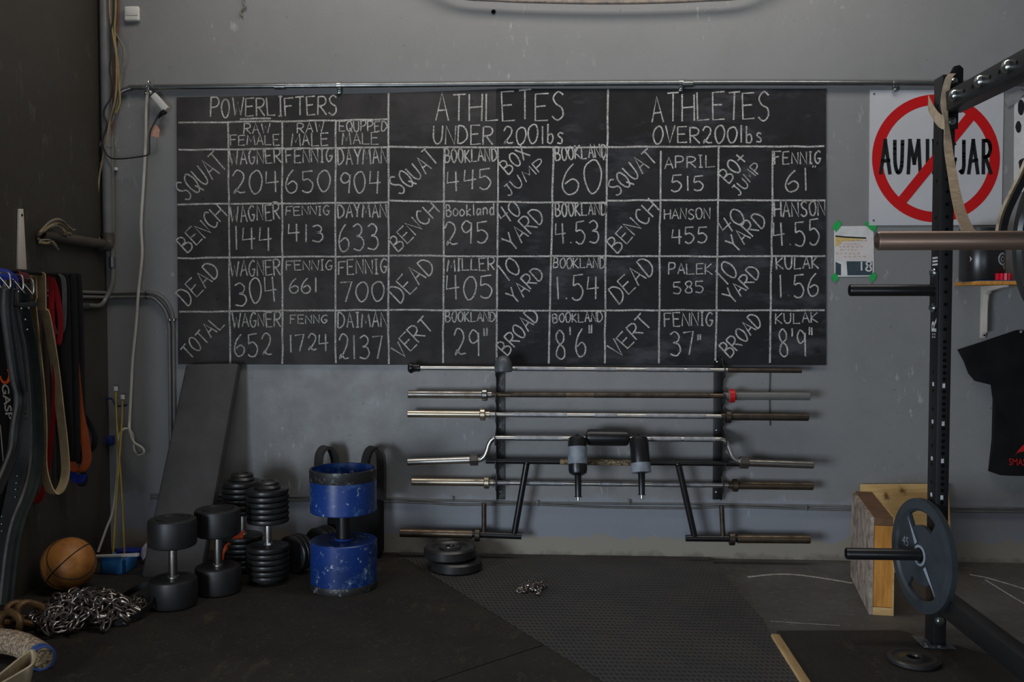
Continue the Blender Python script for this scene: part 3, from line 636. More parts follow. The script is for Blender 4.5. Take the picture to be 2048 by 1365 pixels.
# ------------------------------------------------------------------ bars
def seg_pts(pa, pb, Y):
    return aY(pa[0], pa[1], Y), aY(pb[0], pb[1], Y)
def barbell(key, label, sl, sr, ys, mats, cl, crr, kn, rs=.0225, cm=None):
    """sl,sr: pixel x of the outer sleeve ends; cl,crr: inner ends (collar)"""
    Y = YB[key]; yl, yr = ys
    Pt = lambda x: aY(x, yl + (yr-yl)*(x-sl)/(sr-sl), Y)
    g = thing('barbell', label, 'barbell', Pt((sl+sr)/2), 'bars hung on the wall rack')
    mk('shaft', MB().cyl(Pt(cl-4), Pt(crr+4), .0138, 18), M[mats[0]], g)
    for a_, b_ in kn: mk('knurling', MB().cyl(Pt(a_), Pt(b_), .0147, 18, .0006), M['knurl' if mats[0] != 'rusty' else 'rustshade'], g)
    s1 = mk('sleeve', MB().lathe([(0, 0), (rs-.004, 0), (rs, .003), (rs, (Pt(cl)-Pt(sl)).length)], Pt(sl), Pt(cl)-Pt(sl), 24), M[mats[1]], g)
    s2 = mk('sleeve', MB().lathe([(0, 0), (rs-.004, 0), (rs, .003), (rs, (Pt(sr)-Pt(crr)).length)], Pt(sr), Pt(crr)-Pt(sr), 24), M[mats[2]], g)
    k1 = mk('collar', MB().cyl(Pt(cl-2), Pt(cl+9), .036, 24, .004), M[mats[1]], g)
    k2 = mk('collar', MB().cyl(Pt(crr-9), Pt(crr+2), .036, 24, .004), M[(cm or mats[2])], g)
    mk('bushing', MB().cyl(Pt(cl+8), Pt(cl+18), .019, 18), M[mats[1]], g); mk('bushing', MB().cyl(Pt(crr-18), Pt(crr-8), .019, 18), M[mats[2]], g)
    return g, Pt
g, Pt = barbell('b2', 'worn brown-shafted barbell with a red right collar, second bar from the top', 816, 1620, (789, 793), ('rusty', 'steel', 'conduit_p'), 966, 1466, [(1020, 1132), (1187, 1294), (1294, 1420)])  # right sleeve's shade put in as a duller grey
kr = mk('collar_ring', MB().cyl(Pt(1458), Pt(1469), .0372, 24), M['red'], g); plab(kr, 'red band around the collar')
barbell('b3', 'bright steel barbell with slim collars, hung just above the bar with black pads', 815, 1617, (828, 835), ('chrome', 'litsteel', 'rustshade'), 962, 1460, [(1028, 1134), (1190, 1234), (1292, 1412)], .021)  # lit left sleeve and shaded right sleeve painted as different metals
barbell('b5', 'bright steel barbell hung lowest on the hooks, behind the slanted black bar legs', 823, 1626, (964, 973), ('chrome', 'litsteel', 'rusty'), 970, 1474, [(985, 1020), (1046, 1130), (1200, 1245), (1303, 1412)], .022)  # light on the left end, shade on the right, set by colour
# technique bar
Y = YB['b1']; Pt = lambda x: aY(x, 736 + 6*(x-815)/787, Y)
g = thing('technique_bar', 'slim training bar with a black knob end, topmost bar under the chalkboard', 'barbell', Pt(1200), 'bars hung on the wall rack')
mk('shaft', MB().cyl(Pt(836), Pt(1601), .0125, 18), M['chrome'], g)
for a_, b_ in ((1030, 1130), (1190, 1232), (1292, 1368), (1374, 1420)): mk('knurling', MB().cyl(Pt(a_), Pt(b_), .0135, 18, .0006), M['knurl'], g)
mk('dark_end', MB().cyl(Pt(1455), Pt(1603), .0131, 18), M['rustshade'], g)
mk('end_knob', MB().lathe([(0, 0), (.022, .002), (.031, .012), (.031, .024), (.024, .032), (.021, .05), (.022, .066), (.016, .07), (0, .07)], Pt(816), Pt(840)-Pt(816), 22), M['blackgloss'], g)
# safety squat bar
Y = YB['ss']; A = lambda x, y, dy=0: aY(x, y, Y+dy)
g = thing('safety_squat_bar', 'bent chrome bar with black shoulder pads and hanging handles, fourth on the hooks', 'barbell', A(1220, 880), 'bars hung on the wall rack')
sh = [A(955, 921), A(962, 919), A(969, 913), A(974, 902), A(978, 889), A(985, 879), A(996, 876.5), A(1030, 876.8), A(1220, 878), A(1420, 879.3), A(1444, 880), A(1453, 886), A(1459, 899), A(1464, 912), A(1471, 920), A(1482, 925)]
mk('shaft', MB().tube(smooth_path(sh, 5), .0138, 14), M['chrome'], g)
for a_, b_ in (((1030, 876.8), (1125, 877.4)), ((1300, 878.5), (1362, 878.9)), ((1368, 879), (1430, 879.4))): mk('knurling', MB().cyl(A(*a_), A(*b_), .0148, 16, .0006), M['knurl'], g)
for ia, ib, ca, cb_ in (((815, 925), (944, 920.5), (940, 920.6), (956, 920.1)), ((1627, 930.5), (1495, 926), (1497, 926), (1479, 925.3))):
    r = .0205; v_ = A(*ib)-A(*ia)
    mk('sleeve', MB().lathe([(0, 0), (r-.003, 0), (r, .003), (r, v_.length)], A(*ia), v_, 22), M['chrome'] if ia[0] < 1000 else M['steel'], g)  # duller steel on the right sleeve stands in for shade
    mk('collar', MB().cyl(A(*ca), A(*cb_), .0335, 8, .003), M['steel'], g)
pad = lambda a, b_, r: MB().lathe([(0, 0), (r*.55, .002), (r*.9, r*.25), (r, r*.6), (r, (b_-a).length-r*.6), (r*.9, (b_-a).length-r*.25), (r*.55, (b_-a).length-.002), (0, (b_-a).length)], a, b_-a, 24)
mk('neck_pad', pad(A(1170, 875), A(1260, 876), .046), M['pad'], g)
for x0, x1, y1, tp in ((1154, 1156, 952, (.28, .72)), (1277, 1283, 948, (.72, .98))):
    a, b_ = A(x0, 872, -.045), A(x1, y1, -.105); P_ = mk('shoulder_pad', pad(a, b_, .051), M['pad'], g)
    mk('tape_wrap', MB().lathe([(.0505, 0), (.053, .002), (.053, (b_-a).length*(tp[1]-tp[0])-.002), (.049 if tp[1] < .9 else .03, (b_-a).length*(tp[1]-tp[0]))], a.lerp(b_, tp[0]), b_-a, 24), M['tape'], P_)
    c_ = A(x1+.5, y1+42, -.12); mk('handle', MB().tube([b_.lerp(a, .1), b_, c_], [.012, .019, .017], 14), M['pad'], g)
    e_ = A(x1+.5, y1+50, -.123); h_ = mk('handle_end', MB().cyl(c_, e_, .008, 12), M['chrome'], g); mk('handle_flange', MB().cyl(c_.lerp(e_, -.08), c_.lerp(e_, .1), .022, 12), M['pad'], h_)
    mk('yoke', MB().tube([A(x0, 877), A(x0, 874, -.05)], .014, 12), M['blackgloss'], g)
# cambered bar
Y = YB['cb']; A = lambda x, y: aY(x, y, Y)
g = thing('cambered_bar', 'black cambered bar with slanted legs and rusty low sleeves, hanging nearest the floor', 'barbell', A(1210, 1075), 'bars hung on the wall rack')
mk('top_tube', MB().cyl(A(972, 922.5), A(1481, 928), .0152, 18), M['blackgloss'], g)
mk('tape_grip', MB().cyl(A(1120, 924), A(1268, 926), .0172, 18), M['camo'], g)
for l0, l1, t0, t1, c0, c1, s0_, s1_, k0, k1 in (((1054, 924), (1028, 1072), (942, 1069), (1043, 1073), (950, 1070), (960, 1070.5), (800, 1066), (945, 1069.3), (968, 1007), (968, 1067)),
        ((1356, 927), (1390, 1078), (1478, 1078), (1371, 1077), (1458, 1078), (1469, 1078), (1620, 1079), (1474, 1078), (1443, 1012), (1446, 1074))):
    mk('leg', MB().cyl(A(*l0), A(*l1), .0175, 18), M['blackgloss'], g)
    mk('lower_tube', MB().cyl(A(*t0), A(*t1), .0185, 18), M['blackgloss'], g)
    v_ = A(*s1_)-A(*s0_); mk('sleeve', MB().lathe([(0, .05), (.017, .05), (.019, 0), (.0245, .001), (.0245, v_.length)], A(*s0_), v_, 24), M['rusty'], g)
    mk('collar', MB().cyl(A(*c0), A(*c1), .037, 22), M['rustshade'], g)
    mk('handle', MB().cyl(A(*k0), A(*k1), .0135, 14), M['rustshade'], g)
    w0 = A(l0[0], l0[1]+2); mk('weld', MB().sphere(w0, .0195, 12), M['blackgloss'], g)

# ------------------------------------------------------------------ foam mat leaning
tl, tr_, bl, br = aY(373, 734, -.07), aY(480, 732, -.07), aZ(284, 1152, MT), aZ(405, 1152, MT)
nv = (br-bl).cross(tl-bl).normalized(); nv = -nv if nv.y > 0 else nv
bm = MB(); n = 9
thk = .075
lt = bl - nv*0
prof = [(0, .0), (.01, -.016), (.03, -.026), (.06, -.033), (.5, -.04), (.94, -.036), (.985, -.03), (1, -.018), (1, .03), (.97, .036), (.04, .036), (.0, .02)]
vs, fs = [], []
for i in range(n+1):
    k = i/n; l_, r_ = bl.lerp(tl, k), br.lerp(tr_, k)
    for u_, d_ in prof: vs.append(l_.lerp(r_, u_) - nv*d_*1.0)
m_ = len(prof)
for i in range(n):
    for k in range(m_): fs.append((i*m_+k, i*m_+(k+1) % m_, (i+1)*m_+(k+1) % m_, (i+1)*m_+k))
fs += [tuple(range(m_))[::-1], tuple(n*m_+k for k in range(m_))]
bm.add(vs, fs)
mn = min(q.z for q in bm.v)
for q in bm.v[:m_]: q.z = MT + .002
for q in bm.v:
    if q.y > -.008: q.y = -.008
solo('foam_mat', bm, M['foam'], 'tall grey foam mat leaning on the wall behind the black dumbbells', 'exercise mat')

# ------------------------------------------------------------------ dumbbells
def rubber_db():
    g = thing('dumbbell', 'smooth black rubber dumbbell standing on end beside the chain heap', 'dumbbell', (0, 0, 0), 'dumbbells standing on the mat')
    def head(z0, z1): return MB().lathe([(0, z0), (.098, z0), (.108, z0+.006), (.111, z0+.018), (.111, z1-.018), (.108, z1-.006), (.098, z1), (.08, z1), (.078, z1-.003), (0, z1-.003)], (0, 0, 0), (0, 0, 1), 40)
    mk('head', head(0, .132), M['blackrub'], g); h2 = mk('head', head(.283, .415), M['blackrub'], g)
    mk('end_cap', MB().lathe([(.074, .412), (.072, .417), (.06, .4175), (.058, .414), (0, .414)], seg=32), M['plateblk'], h2)
    hd = mk('handle', MB().lathe([(.017, .13), (.019, .15), (.02, .207), (.019, .265), (.017, .285)], seg=18), M['steel'], g)
    mk('handle_ring', MB().lathe([(.0, .13), (.026, .13), (.026, .139), (.018, .142), (0, .142)], seg=18), M['chrome'], g)
    return g
def plate_db():
    g = thing('dumbbell', 'black stacked-plate dumbbell standing on end next to the big blue dumbbell', 'dumbbell', (0, 0, 0), 'dumbbells standing on the mat')
    def pl(z, r, t_=.029): return MB().lathe([(0, z), (r-.012, z), (r-.003, z+.004), (r, z+t_*.5), (r-.003, z+t_-.004), (r-.012, z+t_), (0, z+t_)], seg=40)
    mk('end_cap', MB().lathe([(0, 0), (.06, 0), (.066, .008), (.06, .02), (0, .02)], seg=28), M['plateblk'], g)
    for i in range(6): mk('plate', pl(.018+i*.029, .108 if 0 < i else .1), M['plateblk'], g)
    for i in range(6): mk('plate', pl(.308+i*.029, .108 if i < 5 else .106), M['plateblk'], g)
    mk('end_cap', MB().lathe([(0, .48), (.062, .48), (.067, .49), (.06, .5), (.058, .502), (.06, .512), (.052, .52), (.035, .521), (.033, .517), (0, .517)], seg=28), M['plateblk'], g)
    mk('handle', MB().lathe([(.015, .19), (.0175, .212), (.0175, .29), (.016, .31)], seg=16), M['chrome'], g)
    mk('handle_nut', MB().lathe([(0, .19), (.025, .19), (.023, .203), (0, .206)], seg=8), M['chrome'], g)
    return g
def ground(px, py): q = aZ(px, py, MT); return V((q.x, q.y, MT+.0005))
d1 = rubber_db(); d1.location = ground(347, 1211)
dup(d1, ground(437, 1184), .6, 'smooth black rubber dumbbell standing on end, second from the chain heap')
d3 = plate_db(); d3.location = ground(537, 1164)
p4 = ground(486, 1140)
dup(d3, p4, .7, 'black stacked-plate dumbbell standing on end at the back, by the leaning grey mat')
# lying dumbbell
g = thing('dumbbell', 'black round-headed dumbbell lying on its side behind the blue dumbbell', 'dumbbell', (aY(625, 1100, -.27).x, -.27, MT), 'dumbbells standing on the mat')
c0, c1 = V((aY(598, 1110, -.40).x, -.40, MT+.1)), V((aY(640, 1085, -.25).x, -.25, MT+.1)); ax_ = (c1-c0).normalized()
for c_, sg in ((c0, -1), (c1, 1)):
    for i in range(3):
        o_ = c_ + ax_*sg*(i*.03-.02)
        mk('plate', MB().lathe([(0, 0), (.09, 0), (.099, .005), (.099, .022), (.09, .027), (0, .027)], o_, ax_*sg, 32), M['plateblk'], g)
mk('handle', MB().cyl(c0, c1, .016, 14), M['chrome'], g)
# blue dumbbell
bp = ground(688, 1174)
g = thing('blue_dumbbell', 'giant chipped blue steel dumbbell standing on end, hollow at the top', 'dumbbell', (0, 0, 0))
R = .166
lowh = mk('head', MB().lathe([(0, 0), (R, 0), (R, .236), (R-.004, .24), (.03, .24), (0, .24)], seg=56), M['blue'], g)
mk('rim_band', MB().lathe([(R+.0006, .0), (R+.0012, .001), (R+.0012, .034), (R+.0006, .035)], seg=56), M['band'], lowh)
uph = mk('head', MB().lathe([(.03, .385), (R-.004, .385), (R, .389), (R, .6), (R-.009, .6), (R-.009, .42), (0, .42)], seg=56), M['blue'], g)
mk('rim_band', MB().lathe([(R+.0006, .544), (R+.0012, .545), (R+.0012, .6), (R-.004, .6022), (R-.0095, .6012)], seg=56), M['band'], uph)
mk('handle', MB().cyl((0, 0, .238), (0, 0, .387), .037, 28, .001), M['blackgloss'], g)
mk('weld_ring', MB().tube([(.042*math.cos(i*math.pi/14), .042*math.sin(i*math.pi/14), .243) for i in range(28)], .007, 8, closed=True), M['blue'], g)
g.location = bp
# vest behind
vx = aY(694, 1000, -.2).x
g = thing('weight_vest', 'black weighted vest with two shoulder straps behind the blue dumbbell', 'vest', (vx, -.2, MT))
mk('body', MB().box((vx-.13, -.16, MT+.001), (vx+.18, -.03, .52), .035, 3), M['cloth'], g)
for x0, x1 in ((637, 672), (763, 730)):
    pp = [(x0, 1000, -.18), (x0, 930, -.18), (x0+(x1-x0)*.12, 905, -.16), (x0+(x1-x0)*.45, 895, -.13), (x0+(x1-x0)*.8, 905, -.10), (x1, 935, -.08), (x1, 990, -.07)]
    mk('shoulder_strap', MB().ribbon(smooth_path([aY(*q) for q in pp], 5), V((.05, -.05, 0)), .016), mat('charcoal_webbing', S(54, 52, 50), S(40, 38, 36), rough=.8, scale=20), g)
# orange strap
pp = [aY(x, y, -.49) for x, y in ((444, 1130), (446, 1112), (451, 1098), (462, 1086), (474, 1077), (488, 1068))]
solo('orange_band', MB().ribbon(smooth_path(pp, 5), V((.012, -.01, .04)), .012), M['orange'], 'curved orange plastic band between the standing black dumbbells', 'band')
# stacked plates on floor
def flat_plate(px, py, z0, R_, t_, label, ridged=True):
    q = aZ(px, py, z0); g = thing('weight_plate', label, 'weight plate', (q.x, q.y, z0))
    mk('disc', MB().lathe([(.026, 0), (R_-.012, 0), (R_, .01), (R_, t_-.01), (R_-.01, t_), (R_-.035, t_), (R_-.045, t_-.01), (.06, t_-.01), (.055, t_), (.028, t_), (.026, t_-.004), (.026, 0)], (q.x, q.y, z0), (0, 0, 1), 48), M['plateblk'], g)
    if ridged: mk('raised_lettering', MB().tube([(q.x+(R_-.07)*math.cos(a), q.y+(R_-.07)*math.sin(a), z0+t_-.009) for a in [i*.08+.6 for i in range(16)]], .003, 6), M['plateblk'], g)
    mk('hub_ring', MB().lathe([(.027, 0), (.034, 0), (.034, .003), (.027, .003)], (q.x, q.y, z0+t_-.001), (0, 0, 1), 24), M['steel'], g)
    return g
flat_plate(913, 1139, MT+.0005, .138, .056, 'black rubber weight plate on the mat, the lower of a stack of two')
flat_plate(900, 1115, MT+.058, .14, .06, 'black rubber weight plate lying on top of another beside the bar sleeve')

# ------------------------------------------------------------------ chains
def link_mesh(L, Wd, r):
    h = L/2-Wd/2; pts = [(h + Wd/2*math.cos(a), Wd/2*math.sin(a), 0) for a in [-math.pi/2+math.pi*i/7 for i in range(8)]]
    pts += [(-h + Wd/2*math.cos(a), Wd/2*math.sin(a), 0) for a in [math.pi/2+math.pi*i/7 for i in range(8)]]
    return MB().tube(pts, r, 8, closed=True)
def chain(label, cen, rx_, ry_, hgt, n, L, Wd, r, m, seed, nmax=100, dirs=None, z0=MT, name='chain', wander=.9):
    rnd = random.Random(seed); g = thing(name, label, 'chain', (cen[0], cen[1], z0))
    proto = mk('link', link_mesh(L, Wd, r), m, None, (0, 0, 0)); me = proto.data; bpy.data.objects.remove(proto)
    pitch = L - 2.2*r; p = V((cen[0]+rnd.uniform(-.5, .5)*rx_, cen[1]+rnd.uniform(-.5, .5)*ry_, 0)); hd = rnd.uniform(0, 6.28); rest = MB(); roll = 0
    mats_ = []
    for i in range(n):
        hd += rnd.uniform(-wander, wander); q = p + V((math.cos(hd), math.sin(hd), 0))*pitch
        dx, dy = (q.x-cen[0])/rx_, (q.y-cen[1])/ry_
        if dx*dx+dy*dy > 1:
            hd = math.atan2(cen[1]-p.y, cen[0]-p.x) + rnd.uniform(-.8, .8); q = p + V((math.cos(hd), math.sin(hd), 0))*pitch
            dx, dy = (q.x-cen[0])/rx_, (q.y-cen[1])/ry_
        e = max(0, 1-(dx*dx+dy*dy)); q.z = hgt*(e**.6)*rnd.uniform(.25, 1)
        c_ = (p+q)/2; d_ = (q-p).normalized(); roll += math.pi/2 + rnd.uniform(-.35, .35)
        u, w_, ax = frame_for(d_); R3 = Matrix((ax, u, w_)).transposed() @ Matrix.Rotation(roll, 3, 'X')
        ext = max(abs(R3[2][0])*L/2, 0)*0 + abs(R3[2][1])*Wd/2 + abs(R3[2][0])*(L/2-Wd/2) + r
        cz = max(c_.z, ext) + z0 + .0005
        mats_.append((cz, Matrix.Translation((c_.x, c_.y, cz)) @ R3.to_4x4())); p = V((q.x, q.y, q.z))
    order = sorted(range(n), key=lambda i: -mats_[i][0]); keep = set(order[:nmax]) if n > nmax else set(range(n))
    gi = Matrix.Translation(-V((cen[0], cen[1], z0)))
    for i in range(n):
        if i in keep:
            o = bpy.data.objects.new('link', me); COL.objects.link(o); o.parent = g; o.matrix_basis = gi @ mats_[i][1]
        else:
            lm = link_mesh(L, Wd, r); rest.add([mats_[i][1] @ q for q in lm.v], lm.f)
    if rest.v:
        o = mk('buried_links', rest, m, g); o['kind'] = 'stuff'
    return g
HC, HD = aZ(166, 1228, MT+.03), aZ(262, 1214, MT+.03)
chain('big heap of dark steel chain on the mat in front of the basketball', (HC.x, HC.y), .25, .24, .125, 260, .060, .040, .0050, M['chain'], 3)
chain('smaller finer chain gathered beside the heap, next to the black dumbbell', (HD.x, HD.y), .07, .13, .07, 90, .036, .024, .0034, M['chain'], 8)
chain('short loose steel chain lying alone on the diamond mat', (aZ(1066, 1180, MT).x, aZ(1066, 1180, MT).y), .085, .12, .02, 60, .031, .021, .0031, M['chain'], 12, wander=.6)
lp = []
for i in range(21):
    a = -2.2 + i*.24; lp.append(V((HD.x+.1*math.cos(a), HD.y+.17*math.sin(a), MT+.05+.035*math.sin(a*1.3))))
solo('rubber_loop', MB().ribbon(smooth_path(lp, 2), V((0, 0, .03)), .006), M['blkband'], 'black rubber loop lying around the finer chain', 'band')
# rusty huge links
rg = thing('anchor_chain', 'rusty brown heavy chain of big twisted links by the dark wall', 'chain', (-2.46, -1.15, MT))
for px, py, rot, z in ((45, 1222, (.5, .25, .3), .062), (20, 1248, (1.25, .2, -.5), .075), (5, 1238, (.3, .3, 1.2), .06), (62, 1228, (1.3, .5, .9), .07)):
    q = aZ(px, py, MT+z); lm = link_mesh(.128, .084, .0145); from mathutils import Euler
    Mx = Matrix.Translation(q) @ Euler(rot).to_matrix().to_4x4(); b = MB(); b.add([Mx @ v for v in lm.v], lm.f)
    dz = min(v.z for v in b.v); dxm = min(v.x for v in b.v)
    for v in b.v:
        if dz < MT+.001: v.z += MT+.001-dz
        if dxm < XL+.004: v.x += XL+.004-dxm
    mk('link', b, M['rustchain'], rg)

# ------------------------------------------------------------------ ball and corner bits
bc = aZ(137, 1128, MT+.13); bc.x = max(bc.x, XL+.139)
g = thing('basketball', 'worn orange basketball by the dark wall behind the chain heap', 'ball', (bc.x, bc.y, MT))
RB = .1295
mk('ball_skin', MB().sphere(bc, RB, 40), M['ball'], g)
zl_ = V((-.72, 0, .69)); yl_ = V((.69*.8, -.6, .72*.8)).normalized(); Rt = Matrix((yl_.cross(zl_), yl_, zl_)).transposed(); b = MB()
for k in range(3):
    pts = []
    for i in range(48):
        a = 2*math.pi*i/48
        v = V((math.cos(a), math.sin(a), 0)) if k == 0 else V((math.cos(a), 0, math.sin(a))) if k == 1 else None
        if v is None:
            y_ = .52; rr = math.sqrt(1-y_*y_); v = V((rr*math.cos(a), rr*math.sin(a)*.999, y_)); v = V((v.x, v.z, v.y))
        pts.append(bc + (Rt @ v)*RB)
    b.tube(pts, .0032, 6, closed=True)
pts = []
for i in range(48):
    a = 2*math.pi*i/48; y_ = -.52; rr = math.sqrt(1-y_*y_); pts.append(bc + (Rt @ V((rr*math.cos(a), y_, rr*math.sin(a))))*RB)
b.tube(pts, .0032, 6, closed=True)
mk('seams', b, M['seam'], g)
for pts, lb in (([(231, 778, -.05), (234, 857, -.1), (243, 980, -.2), (249, 1096, -.33)], 'thin yellow rod with a white cap leaning in the corner, left one at the top'),
                ([(248, 794, -.05), (246, 860, -.09), (237, 980, -.2), (228, 1112, -.36)], 'thin yellow rod with a white cap leaning in the corner, right one at the top')):
    pp = [aY(*q) for q in pts]; pp[-1].z = MT+.006
    if '228' in str(pts): pp = [q + V((.0, -.02, 0)) for q in pp]
    g = thing('yellow_rod', lb, 'rod', pp[-1], 'yellow rods in the corner'); mk('rod', MB().tube(smooth_path(pp, 4), .0055, 8), M['rod'], g)
    mk('cap', MB().cyl(pp[0]-V((0, 0, .012)), pp[0]+V((0, 0, .012)), .0135, 12), M['white'], g)
for pts, lb in (([(207, 800), (222, 798), (229, 808), (234, 813), (254, 811)], 'navy wire hook on the corner wall holding the yellow rods'),):
    solo('wire_hook', MB().tube(smooth_path([aY(x, y, -.035) for x, y in pts], 5), .005, 8), M['clip'], lb, 'hook')
a = aY(217, 883, -.03); solo('navy_clip', MB().box(a - V((.03, .02, .025)), a + V((.03, .025, .03)), .008), M['clip'], 'navy plastic clip low on the corner wall below the wire hook', 'clip')
# dustpan
dz = MT+.001
q = aZ(225, 1150, dz)
g = thing('dustpan', 'small blue dustpan with a white front lip on the floor in the corner', 'dustpan', q)
b = MB(); b.box((q.x-.065, q.y, dz), (q.x+.06, q.y+.012, .105), .003); b.box((q.x-.065, q.y, dz), (q.x-.055, q.y+.16, .09), .003); b.box((q.x+.05, q.y, dz), (q.x+.06, q.y+.16, .09), .003); b.box((q.x-.065, q.y, dz), (q.x+.06, q.y+.16, .02), .003)
mk('tray', b, M['bluepan'], g)
mk('lip', MB().prism([V((q.x-.1, q.y-.004, .104)), V((q.x+.14, q.y-.004, .112)), V((q.x+.14, q.y-.004, .126)), V((q.x-.1, q.y-.004, .112))], (0, .02, 0)), M['white'], g)
q2 = aY(262, 1112, -.22)
solo('blue_box', MB().box((q2.x-.075, -.26, MT+.001), (q2.x+.06, -.17, q2.z+.035), .006), M['blueband'], 'dark blue box behind the dustpan at the foot of the yellow rods', 'box')
pc = [aY(x, y, -.33) for x, y in ((284, 1096), (294, 1084), (293, 1112), (286, 1122), (281, 1112))]
solo('paper_wrapper', MB().prism(pc, (.0, .02, 0)), mat('white_pink_wrapper', S(200, 190, 190), S(180, 130, 136), rough=.6, scale=60, lo=.55, hi=.62), 'crumpled white and pink paper wrapper standing next to the leaning mat', 'paper', smooth=False)
# braided rope with blue taped end, canvas strap
g = thing('battle_rope', 'thick tan braided rope with a blue taped end in the bottom corner', 'rope', aZ(30, 1330, MT))
zr = MT+.047
rp = [aZ(-160, 1330, zr), aZ(-60, 1290, zr), aZ(0, 1283, zr+.02), aZ(40, 1290, zr+.012), aZ(70, 1305, zr), aZ(84, 1316, zr)]
sp = smooth_path(rp, 8)
mk('rope_body', MB().tube(sp, .044, 20), M['rope'], g)
br_ = MB(); up_ = V((0, 0, 1))
for k in range(6):
    for sgn in (1, -1):
        pts = []
        for i in range(len(sp)*2-1):
            c_ = sp[i//2].lerp(sp[min(i//2+1, len(sp)-1)], (i % 2)*.5); tg_ = (sp[min(i//2+1, len(sp)-1)]-sp[max(i//2-1, 0)]).normalized()
            u = tg_.cross(up_).normalized(); w_ = u.cross(tg_); a = sgn*i*.42 + k*math.pi/3
            pts.append(c_ + (u*math.cos(a)+w_*math.sin(a))*.0445)
        br_.tube(pts, .0048, 5)
mk('braid', br_, M['rope'], g)
tg_ = (sp[-1]-sp[-3]).normalized()
tp_ = mk('tape_end', MB().lathe([(.045, -.03), (.049, -.028), (.049, .012), (.043, .014), (.04, .008)], sp[-1], tg_, 24), M['bluetape'], g)
mk('cut_end', MB().lathe([(0, .006), (.03, .008), (.0425, .008), (.0425, .0)], sp[-1], tg_, 24), M['camo'], g)
pp = [aZ(-60, 1420, MT+.05), aZ(0, 1368, MT+.05), aZ(40, 1335, MT+.06), aZ(62, 1322, MT+.07), aZ(62, 1348, MT+.06), aZ(35, 1368, MT+.045), aZ(-20, 1400, MT+.04)]
solo('canvas_strap', MB().ribbon(smooth_path(pp, 6), V((.02, 0, .085)), .008), M['canvas'], 'folded cream canvas strap lying in front of the braided rope', 'strap')

# ------------------------------------------------------------------ hangings on the left wall
zr_ = 1.585; XR_ = XL+.11
g = thing('hanging_rail', 'dark rail on the left wall that carries the belts and bands', 'rail', (XL, -.9, zr_))
mk('rod', MB().cyl((XR_, aX(160, 560, XR_).y, zr_), (XR_, -1.75, zr_), .012, 12), M['blackmetal'], g)
for y in (aX(160, 560, XR_).y-.04, -1.6): mk('rail_bracket', MB().box((XL+.001, y-.012, zr_-.02), (XR_+.01, y+.012, zr_-.004), .003), M['blackmetal'], g)
wb = [aX(x, y, XL+.012) for x, y in ((39, 418), (47, 418), (55, 556), (36, 556))]
g = thing('shelf_bracket', 'white tapered metal bracket pointing up on the dark left wall', 'bracket', wb[3])
mk('wall_arm', MB().prism(wb, (-.011, 0, 0), .002), M['cream'], g)
a = wb[0].lerp(wb[1], .55)-V((0, 0, .03)); mk('screw_hole', MB().cyl(a, a+V((.003, 0, 0)), .006, 10), M['hole'], g)
mk('short_arm', MB().box((XL+.002, wb[3].y+.02, wb[3].z-.03), (XL+.05, wb[3].y+.05, wb[3].z-.004), .004), M['cream'], g)

def z2y(z): return z - D
def strap(name, pts, z, w_, m, label, cat, t_=.006, wdir=(.97, .12, 0), par=None, n=5, grp=None, dy=0):
    if z > 0:
        mx_ = (min(q[0] for q in pts)+max(q[0] for q in pts))/2; yy = aX(mx_, 700, XL+.11).y + dy
        pp = [aY(q[0], q[1], yy + (q[2] if len(q) > 2 else 0)) for q in pts]
    else: pp = [aX(q[0], q[1], XL-z) for q in pts]
    pp = smooth_path(pp, n)
    for q in pp: q.x = max(q.x, XL+.015); q.z = max(q.z, MT+.004)
    b = MB().ribbon(pp, V(wdir).normalized()*w_, t_)
    for v in b.v: v.x = max(v.x, XL+.006)
    if par: return mk(name, b, m, par)
    return solo(name, b, m, label, cat, grp)
GB = 'resistance bands on the rail'
# tan band
YTAN = aX(96, 700, XL+.12).y
g = thing('resistance_band', 'wide tan resistance band, long loop hanging lowest on the rail', 'resistance band', aX(90, 545, XR_), GB)
mk('band_loop', MB().ribbon(smooth_path([aY(x, y, YTAN+d) for x, y, d in ((84, 620, -.02), (83, 556, -.03), (80, 546, -.02), (72, 546, 0), (64, 552, .02), (64, 600, .02), (74, 700, .03), (82, 780, .02), (86, 860, 0), (86, 930, -.02), (95, 970, -.02), (108, 988, -.02), (122, 978, 0), (131, 945, .03), (128, 890, .05), (120, 820, .05), (108, 720, .05), (92, 630, 0), (84, 620, -.02))], 5), V((.046, -.01, 0)), .007), M['tanband'], g)
mk('folded_top', MB().ribbon(smooth_path([aY(x, y, YTAN-.03) for x, y in ((64, 598), (63, 556), (68, 546), (76, 546))], 5), V((.068, -.03, 0)), .006), M['tanband'], g)
strap('resistance_band', [(90, 552), (88, 600), (90, 640), (98, 672), (112, 690), (119, 680), (121, 640), (112, 580), (100, 552), (90, 552)], 4.50, .024, M['redband'], 'bright red resistance band, short loop beside the tan one', 'resistance band', grp=GB, dy=.03)
strap('resistance_band', [(102, 556), (104, 640), (110, 760), (106, 840), (100, 900), (92, 960), (80, 1000), (66, 1004), (58, 960), (58, 880), (62, 820)], 4.52, .024, M['redband'], 'dark red resistance band, long loop partly behind the tan one', 'resistance band', grp=GB, dy=.09)
strap('resistance_band', [(107, 553), (103, 600), (104, 640), (110, 662), (119, 668), (127, 655), (129, 610), (127, 560), (116, 549), (107, 553)], 4.46, .020, M['greyedge'], 'grey-edged black band, small short loop on the rail', 'resistance band', grp=GB)
